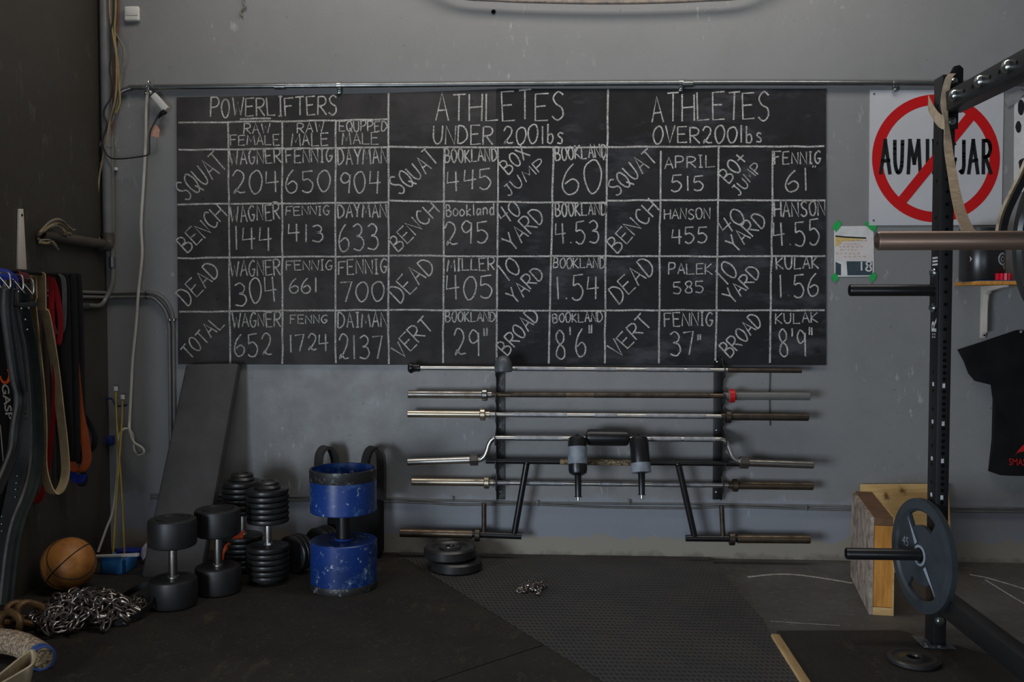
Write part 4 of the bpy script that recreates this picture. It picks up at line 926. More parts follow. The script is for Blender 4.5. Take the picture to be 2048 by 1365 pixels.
for i, (x, lb, m_, w_) in enumerate(((118, 'black resistance band hanging straight beside the small short loop', 'blkband', .05), (131, 'wide black resistance band in the middle of the black bunch', 'blkband', .06), (143, 'black resistance band hanging next to the blue-backed one', 'blkband', .06))):
    strap('resistance_band', [(x, 553), (x-2, 600), (x-1, 700), (x+1, 800), (x+4, 860), (x+8, 905+i*6), (x+14, 918+i*4), (x+18, 890), (x+16, 800), (x+12, 640), (x+8, 556), (x, 551)], 4.56+.07*i, w_, M[m_], lb, 'resistance band', grp=GB)
strap('resistance_band', [(148, 560), (152, 640), (155, 740), (154, 800), (146, 900), (146, 950), (158, 966), (166, 950)], 4.80, .04, M['blueband'], 'dark blue resistance band at the wall end of the rail', 'resistance band', grp=GB)
strap('resistance_band', [(152, 600), (158, 740), (160, 810), (180, 850), (190, 875), (187, 895), (174, 908), (166, 900)], 4.84, .03, M['blkband'], 'black band kinking outward at the wall end of the rail', 'resistance band', grp=GB)
strap('resistance_band', [(124, 640), (126, 780), (128, 860), (136, 905), (147, 936), (156, 944), (168, 936), (174, 915), (168, 870), (158, 820), (150, 740), (140, 640)], 4.68, .045, M['orangeband'], 'orange resistance band with its loop end below the black bunch', 'resistance band', grp=GB)
strap('resistance_band', [(152, 950), (156, 962), (162, 972), (168, 968), (170, 955), (166, 945)], 4.86, .03, M['blkband'], 'tiny black band loop below the orange loop end', 'resistance band', grp=GB)
# belts
def belt(pts, z, w_, label, m, buckle=None, tw=8):
    g = thing('lifting_belt', label, 'lifting belt', aX(pts[0][0], pts[0][1], XL-z), 'lifting belts on the rail')
    b1 = strap('belt_strap', pts, z, w_, M[m], '', '', .011, (.95, .3, 0), g, 6)
    strap('edge_trim', [(q[0]-tw, q[1]) for q in pts], z-.014, .010, M['greyedge'], '', '', .012, (.95, .3, 0), g, 6)
    if buckle:
        for bx, by in buckle:
            q = aX(bx, by, XL-z+.03); bk = mk('buckle', MB().tube(smooth_path([q+V((x, 0, zz)) for x, zz in ((-.022, .03), (.0, .036), (.022, .026), (.026, -.026), (.0, -.034), (-.022, -.024))], 4, True), .004, 8, closed=True), M['chrome'], g)
            mk('prong', MB().cyl(q+V((-.02, -.01, .02)), q+V((.028, -.012, -.035)), .003, 8), M['chrome'], bk)
    return g
b1 = belt([(46, 566), (44, 600), (50, 650), (60, 700), (68, 780), (72, 860), (70, 930), (58, 985), (36, 1040), (24, 1090), (16, 1150), (10, 1210)], -.15, .068, 'green-black suede lifting belt with grey edge trailing down to the floor', 'greenleather', [(35, 566), (56, 574)], 10)
for y_ in (612,):
    q = [aX(x, y, XL+.19) for x, y in ((30, 604), (50, 606), (76, 603), (76, 613), (50, 617), (30, 612))]
    mk('keeper_loop', MB().prism(q, (-.02, 0, 0), .003), M['greenleather'], b1)
for x, y in ((36, 584), (42, 618), (57, 617), (50, 640), (54, 660)):
    q = aX(x, y, XL+.195); mk('rivet', MB().sphere(q, .006, 10), M['zinc'], b1)
belt([(16, 560), (14, 620), (22, 690), (32, 760), (40, 800), (33, 850), (27, 900), (8, 950), (-10, 990)], -.17, .05, 'black leather lifting belt with grey edge hanging nearest the picture corner', 'leather', [(9, 562)], 6)
g = thing('studded_belt', 'black leather belt with rows of small metal eyelets', 'lifting belt', aX(40, 800, XL+.1), 'lifting belts on the rail')
sp_ = [(44, 560), (46, 700), (46, 800), (44, 900), (34, 960), (22, 1020), (8, 1080), (-4, 1130)]
strap('belt_strap', sp_, -.105, .07, M['leather'], '', '', .01, (.95, .3, 0), g)
for x, y in ((51, 793), (51, 803), (50, 811), (49, 819), (47, 829), (46, 840), (34, 953), (32, 967), (31, 980), (30, 995), (3, 1034), (3, 1049), (3, 1063)):
    mk('eyelet', MB().sphere(aX(x, y, XL+.118), .0042, 8), M['zinc'], g)
# blue wrap and maroon wrap at rail
solo('knee_wrap', MB().tube(smooth_path([aX(x, y, XL+.12) for x, y in ((-40, 556), (-10, 556), (8, 558), (18, 566))], 5), [.05]*3+[.045]*13, 16), M['blueband'], 'bright blue rolled wrap on the rail at the picture edge', 'wrap')
solo('knee_wrap', MB().tube(smooth_path([aX(x, y, XL+.1) for x, y in ((24, 552), (34, 556), (46, 558))], 4), .035, 14), M['maroon'], 'maroon rolled wrap behind the metal buckles', 'wrap')
# black hanging bag with print
BX = XL+.06
bp_ = [aX(x, y, BX) for x, y in ((-70, 590), (28, 600), (34, 760), (36, 880), (20, 1000), (8, 1110), (-70, 1130))]
g = thing('hanging_gym_bag', 'black hanging gym bag with an orange emblem and grey lettering', 'bag', bp_[3])
mk('bag_body', MB().prism(bp_, (-.05, 0, 0), .008), M['cloth'], g)
tb = text_mb('GASP', .02); xs = [q.x for q in tb.v]; ys = [q.y for q in tb.v]
x0, x1, y0, y1 = min(xs), max(xs), min(ys), max(ys); o_ = aX(2.5, 769, BX+.003); rd = aX(12, 840, BX+.003)-o_; ud = aX(17, 769, BX+.003)-o_
tb.v = [o_ + rd*((q.x-x0)/(x1-x0)) + ud*((q.y-y0)/(y1-y0)) for q in tb.v]
mk('lettering', tb, M['greyprint'], g, smooth=False)
em = [V((10+9*math.cos(a), 752+14*math.sin(a), 0)) for a in [-1.1+i*.3 for i in range(15)]]
eb = MB()
vs, fs = [], []
for i, q in enumerate(em):
    a = -1.1+i*.3; wd = 2.2+4.2*math.sin(math.pi*i/14)
    for s_ in (-.5, .5): vs.append(aX(q.x+math.cos(a)*wd*s_, q.y+math.sin(a)*wd*s_, BX+.003))
for i in range(14): fs.append((2*i, 2*i+1, 2*i+3, 2*i+2))
eb.add(vs, fs); mk('logo', eb, M['orangeprint'], g, smooth=False)
zp = mk('zip', MB().tube([aX(x, y, BX+.004) for x, y in ((0, 850), (3, 880), (6, 920), (8, 944))], .004, 6), M['chain'], g)

# ------------------------------------------------------------------ sign
SY = -.006
def sq(x, y, l=0): return aY(x, y, SY-l)
so = aY(1870, 451, 0)
g = thing('prohibition_sign', 'white sign with a red barred circle over black lettering', 'sign', so)
mk('sheet', MB().prism([sq(1740, 180), sq(2008, 180), sq(2003, 450), sq(1738, 451)], (0, .005, 0)), M['sign'], g, smooth=False)
def annulus(cx, cy, ro, ri, l, n=72):
    b = MB(); vs = []
    for i in range(n):
        a = 2*math.pi*i/n
        for r_ in (ro, ri): vs.append(sq(cx+r_[0]*math.cos(a), cy+r_[1]*math.sin(a), l))
    b.add(vs, [(2*i, 2*i+1, (2*i+3) % (2*n), (2*i+2) % (2*n)) for i in range(n)]); return b
mk('ring', annulus(1872, 317, (128, 128), (107, 107), .0006), M['red'], g, smooth=False)
words = MB()
def bold_letter(b, ch, x0, x1, yb, h, wd, pt):
    for st in F[ch]:
        pp = [V((x0+wd/2+(x1-x0-wd)*u_, yb-wd/2-(h-wd)*v_, 0)) for u_, v_ in (st[1:] if st[0] == 'c' else st)]
        if st[0] == 'c': pp = smooth_path(pp, 5)
        for i in range(len(pp)-1):
            d_ = (pp[i+1]-pp[i]).normalized()*wd*(.5 if st[0] != 'c' else .25); n_ = V((-d_.y, d_.x, 0)).normalized()*wd/2
            b.add([pt(q.x, q.y) for q in (pp[i]-d_+n_, pp[i]-d_-n_, pp[i+1]+d_-n_, pp[i+1]+d_+n_)], [(0, 1, 2, 3)])
SG = dict(F); SGI = F['I']; F['I'] = [((.5, 0), (.5, 1))]; SGJ = F['J']; F['J'] = [C((.8, 1), (.8, .5), (.78, .2), (.45, 0), (.0, .06))]
for ch, x0, x1 in (('A', 1758, 1783), ('U', 1786, 1809), ('M', 1813, 1844), ('I', 1851, 1859), ('N', 1864, 1887), ('G', 1891, 1914), ('J', 1917, 1933), ('A', 1934, 1959), ('R', 1963, 1985)):
    bold_letter(words, ch, x0, x1, 349, 71, 7.2, lambda x, y: sq(x, y, .0011))
F['I'], F['J'] = SGI, SGJ
mk('lettering', words, M['ink'], g, smooth=False)
mk('slash', MB().prism([sq(1795, 397, .0012), sq(1809, 411, .0012), sq(1949, 239, .0012), sq(1934, 225, .0012)], (0, -.0004, 0)), M['red'], g, smooth=False)
for x, y in ((1748, 188), (2000, 185), (1747, 441), (1996, 441)):
    mk('screw', MB().lathe([(0, 0), (.006, 0), (.005, .003), (0, .004)], sq(x, y), (0, -1, 0), 12), M['zinc'], g)
# taped note
NY = -.003
def nq(x, y, l=0): return aY(x, y, NY-l)
g = thing('taped_note', 'printed photo note stuck to the wall with four pieces of green tape', 'poster', nq(1708, 553))
def sheet(name, pts, m, l): return mk(name, MB().prism([nq(x, y, l) for x, y in pts], (0, .0012, 0)), M[m], g, smooth=False)
sheet('paper', ((1668, 453), (1747, 452), (1748, 553), (1669, 554)), 'paper_w', 0)
sheet('print', ((1671, 474), (1745, 474), (1745, 522), (1671, 522)), 'paper', .0006)
sheet('print_block', ((1671, 474), (1733, 476), (1718, 482), (1685, 483), (1676, 492), (1671, 494)), 'paper_y', .0009)
sheet('print_block', ((1671, 471), (1690, 473), (1732, 475), (1733, 478), (1690, 476), (1671, 474)), 'blob', .0012)
sheet('print_block', ((1693, 523), (1745, 523), (1745, 551), (1695, 551)), 'teal', .0006)
sheet('print_block', ((1671, 524), (1682, 529), (1682, 551), (1671, 550)), 'teal', .0006)
random.seed(5); b = MB()
for y, xa, xb in ((481, 1674, 1734), (488, 1677, 1720), (493.5, 1678, 1724), (500, 1680, 1712), (507, 1671, 1722), (513, 1688, 1730)):
    x = xa
    while x < xb:
        n = random.randint(3, 6); b.flatstroke([nq(x+i*1.3, y+random.uniform(-1.6, 1.6), .0022) for i in range(n)], .0017, (0, -1, 0)); x += n*1.3+2.2
mk('handwriting', b, M['redink'], g, smooth=False)
b = MB()
for q in strokes('18', (1720, 542), (1744, 542), 18, .3): b.flatstroke([nq(p.x, p.y, .0024) for p in q], .0085, (0, -1, 0))
mk('number', b, M['paper_w'], g, smooth=False)
for pts in (((1664, 454), (1676, 440), (1683, 447), (1681, 454), (1672, 464)), ((1728, 447), (1737, 443), (1754, 452), (1750, 464), (1744, 462)), ((1661, 554), (1671, 546), (1678, 556), (1671, 566)), ((1738, 554), (1747, 545), (1754, 550), (1751, 558), (1743, 567))):
    sheet('tape', pts, 'green', .0028)
# poster at edge with tape
g = thing('wall_poster', 'white poster with black blotches on the wall past the sign', 'poster', aY(2100, 385, -.004))
mk('sheet', MB().prism([aY(x, y, -.004) for x, y in ((2029, 196), (2200, 190), (2200, 388), (2028, 384))], (0, .003, 0)), M['paper_w'], g, smooth=False)
b = MB()
for cx_, cy_, a_, b_ in ((2042, 215, 7, 16), (2037, 254, 6, 12), (2050, 330, 14, 14), (2075, 280, 16, 26)):
    b.add([aY(cx_+a_*math.cos(i*.3927)*random.uniform(.85, 1.1), cy_+b_*math.sin(i*.3927), -.0046) for i in range(16)], [tuple(range(16))])
mk('print_blotches', b, M['blob'], g, smooth=False)
pp = [aY(x, y, -.009) for x, y in ((2010, 203), (2020, 190), (2040, 178), (2052, 184), (2038, 200), (2028, 208), (2016, 214))]
mk('clear_tape', MB().prism(pp, (0, .004, 0)), M['clear'], g, smooth=False)

# ------------------------------------------------------------------ shelf with canister
sz = aY(1960, 566, -.3).z; xs0 = aY(1908, 567, 0).x
g = thing('wall_shelf', 'wooden shelf on a white bracket beside the black squat rack', 'shelf', (2.6, -.15, sz))
mk('board', MB().box((xs0, -.3, sz-.01), (3.3, -.002, sz+.009), .002), M['amber'], g)
bx = aY(1967, 620, -.005).x; zl = aY(1967, 676, -.005).z
br_ = mk('bracket', MB().prism([(bx-.018, -.002, sz-.011), (bx-.018, -.002, zl), (bx-.018, -.012, zl-.003), (bx-.018, -.022, zl+.03), (bx-.018, -.05, sz-.06), (bx-.018, -.09, sz-.04), (bx-.018, -.27, sz-.022), (bx-.018, -.275, sz-.011)], (.028, 0, 0), .002), M['cream'], g)
mk('bracket_rib', MB().box((bx-.004, -.05, zl+.03), (bx+.004, -.012, sz-.05), .002), M['cream'], br_)
for y in (584, 671): a = aY(1967, y, -.02); mk('screw_hole', MB().cyl((bx, -.02, a.z), (bx, -.06 if y < 600 else -.024, a.z), .005, 8), M['hole'], br_)
xc_ = aY(1963, 530, -.16).x; rcan = .112
g = thing('canister', 'black canister with a white round emblem on the wall shelf', 'canister', (xc_, -.165, sz+.012))
mk('can_body', MB().lathe([(0, .0), (rcan-.003, 0), (rcan, .004), (rcan, .24), (rcan-.01, .26), (rcan-.02, .262), (0, .262)], (xc_, -.165, sz+.0135), (0, 0, 1), 40), M['can'], g)
mk('can_lid', MB().lathe([(rcan-.012, .0), (rcan+.002, .0), (rcan+.002, .028), (rcan-.01, .032), (0, .032)], (xc_, -.165, sz+.262), (0, 0, 1), 40), M['can'], g)
def can_pt(a, z, l=.0008): return V((xc_+(rcan+l)*math.sin(a), -.165-(rcan+l)*math.cos(a), z))
b = MB(); ca, cz = .62, sz+.125
for ri, ro, a0, a1 in ((.024, .034, .8, 5.6), (.009, .016, 0, 6.283)):
    n = 24; vs = []
    for i in range(n+1):
        a = a0+(a1-a0)*i/n
        for r_ in (ri, ro): vs.append(can_pt(ca+r_*math.cos(a)/rcan, cz+r_*math.sin(a)))
    b.add(vs, [(2*i, 2*i+1, 2*i+3, 2*i+2) for i in range(n)])
b.add([can_pt(ca+x/rcan, cz+z) for x, z in ((.0, -.03), (.02, -.032), (.026, -.05), (.012, -.055))], [(0, 1, 2, 3)])
mk('logo', b, M['decal'], g, smooth=False); b = MB()
b.add([can_pt(-.95+x/rcan, cz+z) for x, z in ((0, .016), (.012, .002), (.002, -.014), (.004, 0))], [(0, 1, 2, 3)])
mk('logo', b, M['decal'], g, smooth=False)
solo('blue_mat_scrap', MB().box((xs0+.01, -.295, sz+.0095), (xs0+.27, -.03, sz+.0128)), M['bluemat'], 'thin blue mat under the black canister on the shelf', 'mat')
lx = aY(1990, 555, -.25).x
g = thing('red_lid', 'red scalloped jar lid lying on the shelf before the canister', 'lid', (lx+.03, -.27, sz+.013))
n = 36; pr = [(lx+.03+(.055+.004*math.cos(i*math.pi))*math.cos(2*math.pi*i/n), -.236+(.055+.004*math.cos(i*math.pi))*math.sin(2*math.pi*i/n), sz+.0135) for i in range(n)]
mk('lid_body', MB().prism(pr, (0, 0, .036)), M['redlid'], g, smooth=False)

# ------------------------------------------------------------------ shirt
shY = -.03
half = [(2036, 661), (1980, 680), (1918, 700), (1930, 722), (1940, 748), (1953, 763), (1985, 771), (1989, 800), (1987, 880), (1980, 944), (2000, 951), (2060, 953), (2115, 956)]
ctr = 2115
outl = half + [(2*ctr-x, y) for x, y in half[::-1][1:]] + [(2150, 668), (2115, 674), (2080, 668)]
g = thing('t_shirt', 'black t-shirt with red print pinned to the wall near the picture edge', 't-shirt', aY(ctr, 955, -.02))
bm = bmesh.new(); vv = [bm.verts.new(aY(x, y, shY)) for x, y in outl]; f_ = bm.faces.new(vv)
r_ = bmesh.ops.extrude_face_region(bm, geom=[f_])
for e in r_['geom']:
    if isinstance(e, bmesh.types.BMVert): e.co.y = -.006
bmesh.ops.recalc_face_normals(bm, faces=bm.faces[:]); bmesh.ops.triangulate(bm, faces=bm.faces[:])
bmesh.ops.subdivide_edges(bm, edges=bm.edges[:], cuts=3, use_grid_fill=True)
for q in bm.verts:
    if q.co.y < -.02: q.co.y += .007*math.sin(q.co.x*23+q.co.z*9) + .004*math.sin(q.co.z*31-q.co.x*17)
b = MB(); b.bm(bm); mk('shirt_body', b, M['cloth'], g, ang=80)
mk('lettering', text_on('SMAS', aY(2018, 931, -.042), aY(2052, 932, -.042), aY(2018, 917, -.042), lift=0, bold=.01), M['shirtred'], g, smooth=False)
mk('printed_swoosh', MB().prism([aY(x, y, -.0425) for x, y in ((2031, 911), (2036, 902), (2046, 891), (2062, 884), (2062, 900), (2046, 904), (2036, 906))], (0, .001, 0)), M['shirtred'], g, smooth=False)
mk('pin', MB().sphere(aY(2042, 664, -.045), .008, 10), M['clear'], g)

# ------------------------------------------------------------------ squat rack
xf = aZ(1866, 1293, .02)
PX0, PYF = xf.x, xf.y; PX1 = aY(1906, 520, PYF).x; PYB = aX(1862, 520, PX0).y
ZT = aX(1884, 150, PX0).z
g = thing('squat_rack', 'black perforated steel squat rack with weight pegs on the right', 'squat rack', (PX0, PYF, .018))
YF2 = -2.62
up_ = mk('upright', MB().box((PX0, PYF, .022), (PX1, PYB, ZT), .003), M['blackmetal'], g)
mk('upright', MB().box((PX0, YF2-.09, .022), (PX1, YF2, ZT), .003), M['blackmetal'], g)
b = MB()
for i in range(64):
    z = .12+i*.0508*.7
    if z > ZT-.03: break
    sp = .0505
hz = []
z = .16
while z < ZT-.04:
    hz.append(z); z += .0255 if .6 < z < 1.28 else .0508
def disc(c_, n_, r_, l=.0006): return MB().lathe([(r_, l), (0, l)], c_, n_, 10)
for z in hz:
    mk('hole', disc(V(((PX0+PX1)/2, PYF, z)), (0, -1, 0), .008), M['hole'], g, smooth=False)
for z in hz[::3]:
    if not 1.2 < z < 1.7: mk('hole', disc(V((PX0, (PYF+PYB)/2, z)), (-1, 0, 0), .007), M['hole'], g, smooth=False)
b = MB(); b.box((PX0-.045, PYF-.03, .0185), (PX1+.03, PYB+.03, .024), .002); mk('foot_plate', b, M['rackgrey'], g)
for dx, dy in ((-.03, -.012), (.02, -.018)):
    mk('bolt', MB().lathe([(0, 0), (.011, 0), (.011, .008), (0, .01)], (PX0+dx, PYF+dy, .024), (0, 0, 1), 6), M['zinc'], g)
zb0, zb1 = aX(1910, 214, PX0).z, aX(1910, 173, PX0).z
mk('top_beam', MB().box((PX0, YF2, zb0), (PX1+.02, PYF-.004, zb1), .003), M['blackmetal'], g)
zl0, zl1 = aX(1910, 1257, PX0).z, aX(1910, 1214, PX0).z
mk('bottom_beam', MB().box((PX0+.004, YF2, zl0), (PX1+.016, PYF-.004, zl1), .003), M['blackmetal'], g)
def hexbolt(x, y, X, n_, r_, par):
    c_ = aX(x, y, X); o = mk('bolt', MB().lathe([(0, 0), (r_, 0), (r_, .005), (r_*.97, .009), (r_*.8, .016), (r_*.5, .0205), (0, .022)], c_, n_, 18), M['zinc'], par); return o
for x, y in ((1910, 191), (1961.5, 163), (2017, 133)): hexbolt(x, y, PX0, (-1, 0, 0), .0235, g)
for x, y in ((1928, 182), (1945, 174), (1980, 154), (1999, 144), (2034, 125)):
    mk('hole', disc(aX(x, y, PX0), (-1, 0, 0), .008), M['hole'], g, smooth=False)
mk('gusset', MB().box((PX0+.004, PYF-.014, aX(1891, 256, PX0).z), (PX1+.006, PYF-.002, zb0), .002), M['blackmetal'], g)
zc_ = aX(1891, 240, PX0).z; mk('bolt', MB().lathe([(0, 0), (.019, 0), (.017, .004), (.011, .005), (.011, .014), (0, .015)], ((PX0+PX1)/2+.006, PYF-.014, zc_), (0, -1, 0), 16), M['zinc'], g)
ear = [((PX0+PX1)/2+x, PYF-.012, ZT+z) for x, z in ((-.004, -.07), (.05, -.07), (.05, .02), (.035, .035), (.012, .03), (-.004, .0))]
mk('top_ear', MB().prism(ear, (0, .01, 0), .002), M['blackmetal'], g)
mk('bolt', MB().lathe([(0, 0), (.016, 0), (.014, .004), (.009, .012), (0, .013)], ((PX0+PX1)/2+.015, PYF-.012, ZT-.03), (0, -1, 0), 14), M['zinc'], g)
zc_ = aX(1883, 1257, PX0).z; mk('bolt', MB().lathe([(0, 0), (.02, 0), (.018, .004), (.012, .005), (.012, .013), (0, .014)], ((PX0+PX1)/2, PYF, zc_), (0, -1, 0), 16), M['zinc'], g)
# pegs
YP = (PYF+PYB)/2
def peg(px, py, r_, label):
    c_ = aX(1866, py, PX0); z = aY(px, py, YP).z; xt = aY(px, py, YP).x; L_ = PX0-xt
    o = mk('weight_peg', MB().lathe([(.0, L_-.004), (r_, L_), (r_, .003), (r_-.002, 0), (r_-.005, .001), (r_-.006, .05), (0, .05)], (xt, YP, z), (1, 0, 0), 24), M['blackgloss'], g)
    mk('peg_flange', MB().box((PX0-.006, YP-.04, z-.075), (PX0-.0005, YP+.04, z+.075), .002), M['blackmetal'], o)
    return o, xt, z
pk, xt1, zt1 = peg(1699, 581, .0245, '')
for dz_ in (-.058, .058): mk('peg_bolt', MB().lathe([(0, 0), (.019, 0), (.017, .004), (.011, .006), (.011, .014), (0, .015)], (PX0-.006, YP, zt1+dz_*1.25), (-1, 0, 0), 16), M['zinc'], pk)
pl_, xt2, zt2 = peg(1692, 1108, .0245, '')
# decal letters on left face
def face_text(txt, ytop, ybot, par, w_=.05):
    z1, z0 = aX(1873, ytop, PX0).z, aX(1873, ybot, PX0).z; x_ = PX0-.0006
    # lettering reads upward: text x axis -> +z, text up -> +y back (left in view)
    return mk('decal', text_on(txt, (x_, YP-w_/2, z0), (x_, YP-w_/2, z1), (x_, YP+w_/2, z0), (-1, 0, 0), .0004, .02), M['decal'], par, smooth=False)
face_text('R', 636, 664, g); face_text('III', 514, 531, g, .055)
face_text('::', 667, 677, g, .03)
for y_ in (770, 846, 921, 995):
    for fx, fn in ((0, 0), (1, 1)):
        zz = aX(1873, y_, PX0).z
        if fn == 0: mk('height_mark', MB().box((PX0-.0012, YP-.01, zz-.008), (PX0-.0002, YP+.006, zz+.008)), M['decal'], g)
        else: mk('height_mark', MB().box(((PX0+PX1)/2-.007, PYF-.0012, zz-.012), ((PX0+PX1)/2+.004, PYF-.0002, zz+.006)), M['decal'], g)
# J cup for the bar
zbar = aY(1800, 482, -D+2.55).z
mk('j_cup', MB().box((PX0-.01, YF2-.19, zbar-.09), (PX1+.01, YF2-.09, zbar-.03), .006), M['blackmetal'], g)
# plate on lower peg
xpl = PX0-.03
g = thing('weight_plate', 'large blue-grey grip weight plate hung on the lower rack peg', 'weight plate', (xpl, YP, zt2))
Rp = .236
def plate_local():
    parts = {}
    b = MB(); n = 64
    # disc with two grip holes: built as polar grid, skipping hole cells
    rad = [.027, .06, .105, .125, .15, .168, .185, .196, .212, .228, .236]
    hole = lambda a, r: (.125 <= r <= .185) and any(abs((a-c+math.pi) % (2*math.pi)-math.pi) < .62-(.185-r)*1.6 for c in (math.radians(90), math.radians(270)))
    def th(r): return .013 if r < .06 else .0075 if r < .19 else .017 if r < .228 else .012
    nr = len(rad); vs = []
    for sd in (1, -1):
        for r in rad:
            for k in range(n):
                a = 2*math.pi*k/n; vs.append(V((sd*th(r), r*math.cos(a), r*math.sin(a))))
    fs = []; idx = lambda s_, i, k: (0 if s_ > 0 else nr*n) + i*n + k % n
    solid = [[not hole(2*math.pi*(k+.5)/n, (rad[i]+rad[i+1])/2) for k in range(n)] for i in range(nr-1)]
    for i in range(nr-1):
        for k in range(n):
            if not solid[i][k]: continue
            fs.append((idx(1, i, k), idx(1, i, k+1), idx(1, i+1, k+1), idx(1, i+1, k))); fs.append((idx(-1, i, k), idx(-1, i+1, k), idx(-1, i+1, k+1), idx(-1, i, k+1)))
            if not solid[i][(k+1) % n]: fs.append((idx(1, i, k+1), idx(-1, i, k+1), idx(-1, i+1, k+1), idx(1, i+1, k+1)))
            if not solid[i][(k-1) % n]: fs.append((idx(1, i, k), idx(1, i+1, k), idx(-1, i+1, k), idx(-1, i, k)))
            if i+1 < nr-1 and not solid[i+1][k]: fs.append((idx(1, i+1, k), idx(1, i+1, k+1), idx(-1, i+1, k+1), idx(-1, i+1, k)))
            if i > 0 and not solid[i-1][k]: fs.append((idx(1, i, k), idx(-1, i, k), idx(-1, i, k+1), idx(1, i, k+1)))
    for k in range(n):
        fs.append((idx(1, nr-1, k), idx(1, nr-1, k+1), idx(-1, nr-1, k+1), idx(-1, nr-1, k))); fs.append((idx(1, 0, k), idx(-1, 0, k), idx(-1, 0, k+1), idx(1, 0, k+1)))
    b.add(vs, fs); return b
Mp = Matrix.Translation((xpl, YP, zt2-.003)) @ Matrix.Rotation(math.radians(9), 4, 'Z')
def local(b): b.v = [Mp @ q for q in b.v]; return b
mk('disc', local(plate_local()), M['plategrey'], g, ang=35)
for a in (52, 232):
    a = math.radians(a); d_ = V((0, math.cos(a), math.sin(a))); s_ = V((0, -math.sin(a), math.cos(a)))
    o_ = V((-.0085, 0, 0)); b = MB(); b.add([o_+d_*.055+s_*.012+V((-.004, 0, 0)), o_+d_*.055-s_*.012+V((-.004, 0, 0)), o_+d_*.178-s_*.001, o_+d_*.178+s_*.001], [(0, 1, 2, 3)]); mk('spoke', local(b), M['plateraise'], g, smooth=False)
b = MB(); b.lathe([(.034, 0), (.044, 0), (.044, .004), (.034, .004)], (-.013, 0, 0), (-1, 0, 0), 28); mk('hub_ring', local(b), M['plateraise'], g)
b = text_on('45', (-.0082, .15, .01), (-.0082, .10, .01), (-.0082, .15, .05), (-1, 0, 0), .001); mk('raised_number', local(b), M['plateraise'], g, smooth=False)
# small plate on floor
q = aZ(1828, 1325, .019)
flat = thing('weight_plate', 'small black weight plate lying flat at the foot of the rack', 'weight plate', (q.x, q.y, .019))
mk('disc', MB().lathe([(.026, 0), (.094, 0), (.1, .006), (.1, .016), (.094, .022), (.082, .022), (.076, .019), (.045, .019), (.04, .023), (.028, .023), (.026, .02), (.026, 0)], (q.x, q.y, .019), (0, 0, 1), 44), M['plateblk'], flat)
# barbell racked in front
zb_y = -D+2.55
A = lambda x, y: aY(x, y, zb_y)
c0 = A(1754, 482); zc = c0.z; xpl2 = aX(2005, 492, 1.293).x
g = thing('barbell', 'brown steel barbell loaded on the front of the squat rack', 'barbell', (c0.x+1.1, c0.y, zc))
r_ = .0252
mk('sleeve', MB().lathe([(0, .03), (.0195, .03), (.0205, .001), (.0235, 0), (r_, .003), (r_, .49)], c0, (1, 0, 0), 36), M['brownbar'], g)
mk('collar', MB().cyl((c0.x+.48, c0.y, zc), (c0.x+.51, c0.y, zc), .038, 28), M['steel'], g)
mk('shaft', MB().cyl((c0.x+.47, c0.y, zc), (c0.x+1.75, c0.y, zc), .0142, 20), M['steel'], g)
mk('sleeve', MB().cyl((c0.x+1.74, c0.y, zc), (c0.x+2.2, c0.y, zc), r_, 24), M['brownbar'], g)
mk('end_rim', MB().lathe([(.0205, -.0002), (.0238, -.0008), (.0238, .002), (.0205, .002)], c0, (1, 0, 0), 36), M['chrome'], g)
g = thing('weight_plate', 'thick black weight plate on the brown barbell at the picture edge', 'weight plate', (c0.x+.44, c0.y, zc-.21))
Mp = Matrix.Translation((c0.x+.458, c0.y, zc)) @ Matrix.Rotation(math.radians(-45), 4, 'X') @ Matrix.Diagonal((1, .89, .89, 1))
mk('disc', local(plate_local()), M['plateblk'], g, ang=35)
mk('hub_ring', MB().lathe([(.0262, -.002), (.036, -.002), (.036, .002), (.0262, .002)], (c0.x+.443, c0.y, zc), (1, 0, 0), 32), mat('brass_hub', S(170, 140, 100), rough=.35, metal=.9), g)
# black stitched strap by the plate
pp = [aY(x, y, -D+2.82) for x, y in ((2075, 290), (2050, 350), (2030, 390), (2014, 425), (2006, 455), (2004, 478))]
g = thing('stitched_strap', 'black strap with a pale stitched edge hanging behind the barbell plate', 'strap', pp[-1])
mk('webbing', MB().ribbon(smooth_path(pp, 6), V((.034, .03, 0)), .006), M['leather'], g)
mk('edge_trim', MB().ribbon(smooth_path([q+V((-.02, -.016, .002)) for q in pp], 6), V((.009, .006, 0)), .009), M['strap'], g)
# tan strap hung on post
tp = [(1905, 148, PYF-.02), (1897, 158, PYF-.03), (1890, 190, PYF-.03), (1889, 215, PYF-.04), (1893, 250, PYF-.06), (1897, 300, PYF-.12), (1904, 345, PYF-.25), (1911, 385, PYF-.5), (1921, 425, PYF-.8), (1933, 455, PYF-1.05), (1938, 464, zb_y+.035), (1940, 470, zb_y+.03)]
pp = [aY(*q) for q in tp]
g = thing('canvas_strap', 'tan woven strap tied round the rack post top and slung to the barbell', 'strap', pp[0])
n_ = len(smooth_path(pp, 6)); ws = []
for i in range(n_):
    k = i/(n_-1); wd = .027 + .012*k - .008*math.exp(-((k-.33)/.06)**2); ang = -.35+1.0*math.exp(-((k-.36)/.08)**2); ws.append(V((math.cos(ang), math.sin(ang)*.5, 0))*wd)
mk('sling', MB().ribbon(smooth_path(pp, 6), ws, .004), M['strap'], g)
wr = [aY(1893, 247, PYF-.035), aY(1882, 243, PYF-.01), aX(1872, 233, PX0-.012), aX(1860, 213, PX0-.012), aX(1857, 205, PX0-.004)]
mk('post_wrap', MB().ribbon(smooth_path(wr, 6), V((0, 0, .055)), .004), M['strap'], g)

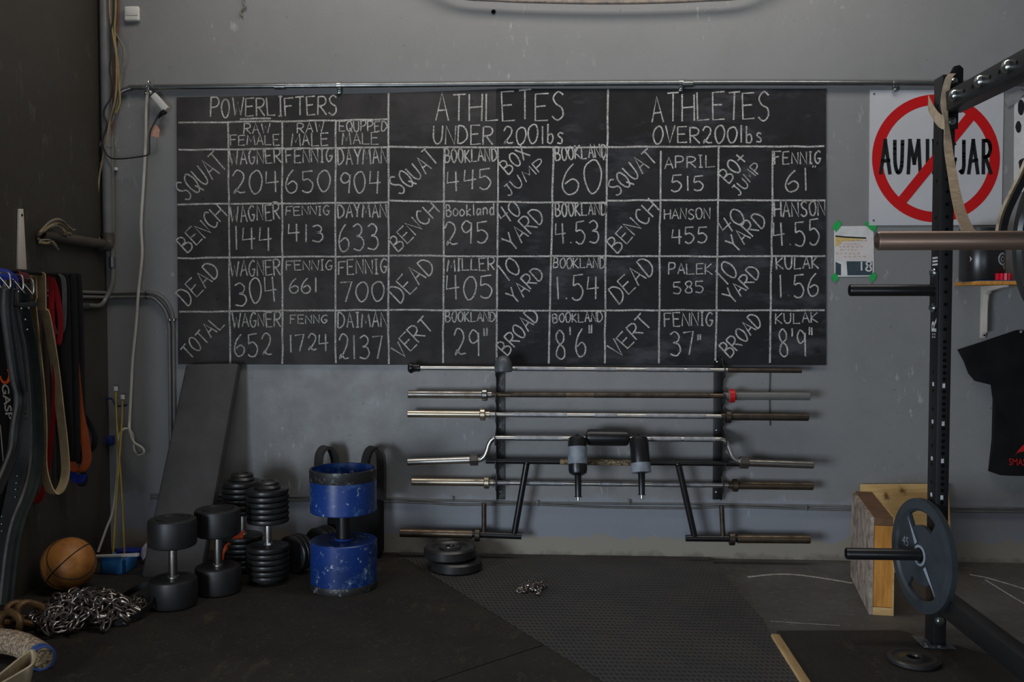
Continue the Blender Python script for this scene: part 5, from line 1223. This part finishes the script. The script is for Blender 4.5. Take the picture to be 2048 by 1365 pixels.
# ------------------------------------------------------------------ wood block and pine board
fl, fr, bl_ = aZ(1738, 1230, .001), aZ(1787, 1233, .001), aZ(1701, 1154, .001)
bk = bl_ - fl; br_ = fr + bk; Hb = (1231-1036)*(fl.y+D)/1882
g = thing('jerk_block', 'wooden jerk block of amber boards and weathered plywood sides behind the plate', 'wood block', fl)
UPH = V((0, 0, Hb)); wv = fr-fl; tk = .018
wn = wv.normalized()
mk('side_panel', MB().prism([fl, bl_, bl_+UPH, fl+UPH], wn*.016), M['osb'], g, smooth=False)
mk('side_panel', MB().prism([fr-wn*.007, br_-wn*.007, br_-wn*.007+UPH, fr-wn*.007+UPH], wn*.007), M['pine'], g, smooth=False)
i0, i1 = fl+wn*.0165, fr-wn*.0075; bn = bk.normalized()
mk('top_board', MB().prism([i0+UPH*.92, i1+UPH*.92, i1+bk+UPH*.92, i0+bk+UPH*.92], UPH*.08), M['brownwood'], g, smooth=False)
mk('front_board', MB().prism([i0+UPH*.085-bn*-.004, i1+UPH*.085-bn*-.004, i1+UPH*.915-bn*-.004, i0+UPH*.915-bn*-.004], bn*.03), M['amber'], g, smooth=False)
mk('base_board', MB().prism([i0, i1, i1+bk, i0+bk], UPH*.08), M['pine'], g, smooth=False)
a0, a1 = aY(1722, 969, -.035), aY(1897, 968, -.035); b0, b1 = aZ(1722, 1146, .001), aZ(1906, 1148, .001)
nv = (b1-b0).cross(a0-b0).normalized(); nv = nv if nv.y > 0 else -nv
b = MB().prism([b0, b1, a1, a0], nv*.022, .002)
for q in b.v: q.z = max(q.z, .001); q.y = min(q.y, -.004)
kc = [aY(x, y, -.04) - V(((min(q.x for q in b.v)+max(q.x for q in b.v))/2, (min(q.y for q in b.v)+max(q.y for q in b.v))/2, min(q.z for q in b.v))) for x, y in ((1770, 992), (1804, 982))]
t = NT('knotty_pine'); g_ = t.noise(6, 5, .65, stretch=(.8, 1, 9)); c = t.mix(t.ramp(g_, .35, .68), S(214, 180, 124), S(188, 148, 92)); x, y, z = t.sep(); nz = t.noise(40, 3)
for k in kc:
    dx = t.math('SUBTRACT', x, k.x); dz_ = t.math('MULTIPLY', t.math('SUBTRACT', z, k.z), .8)
    r2 = t.math('ADD', t.math('SQRT', t.math('ADD', t.math('MULTIPLY', dx, dx), t.math('MULTIPLY', dz_, dz_))), t.ramp(nz, .3, .7, -.008, .008))
    c = t.mix(t.ramp(r2, .008, .016, 1, 0), c, S(98, 66, 36)); c = t.mix(t.ramp(r2, .015, .03, .35, 0), c, S(160, 120, 70))
M['knotty'] = t.fin(c, .6, 0, .35)
solo('pine_board', b, M['knotty'], 'knotty pale pine board leaning on the wall behind the jerk block', 'board', smooth=False)
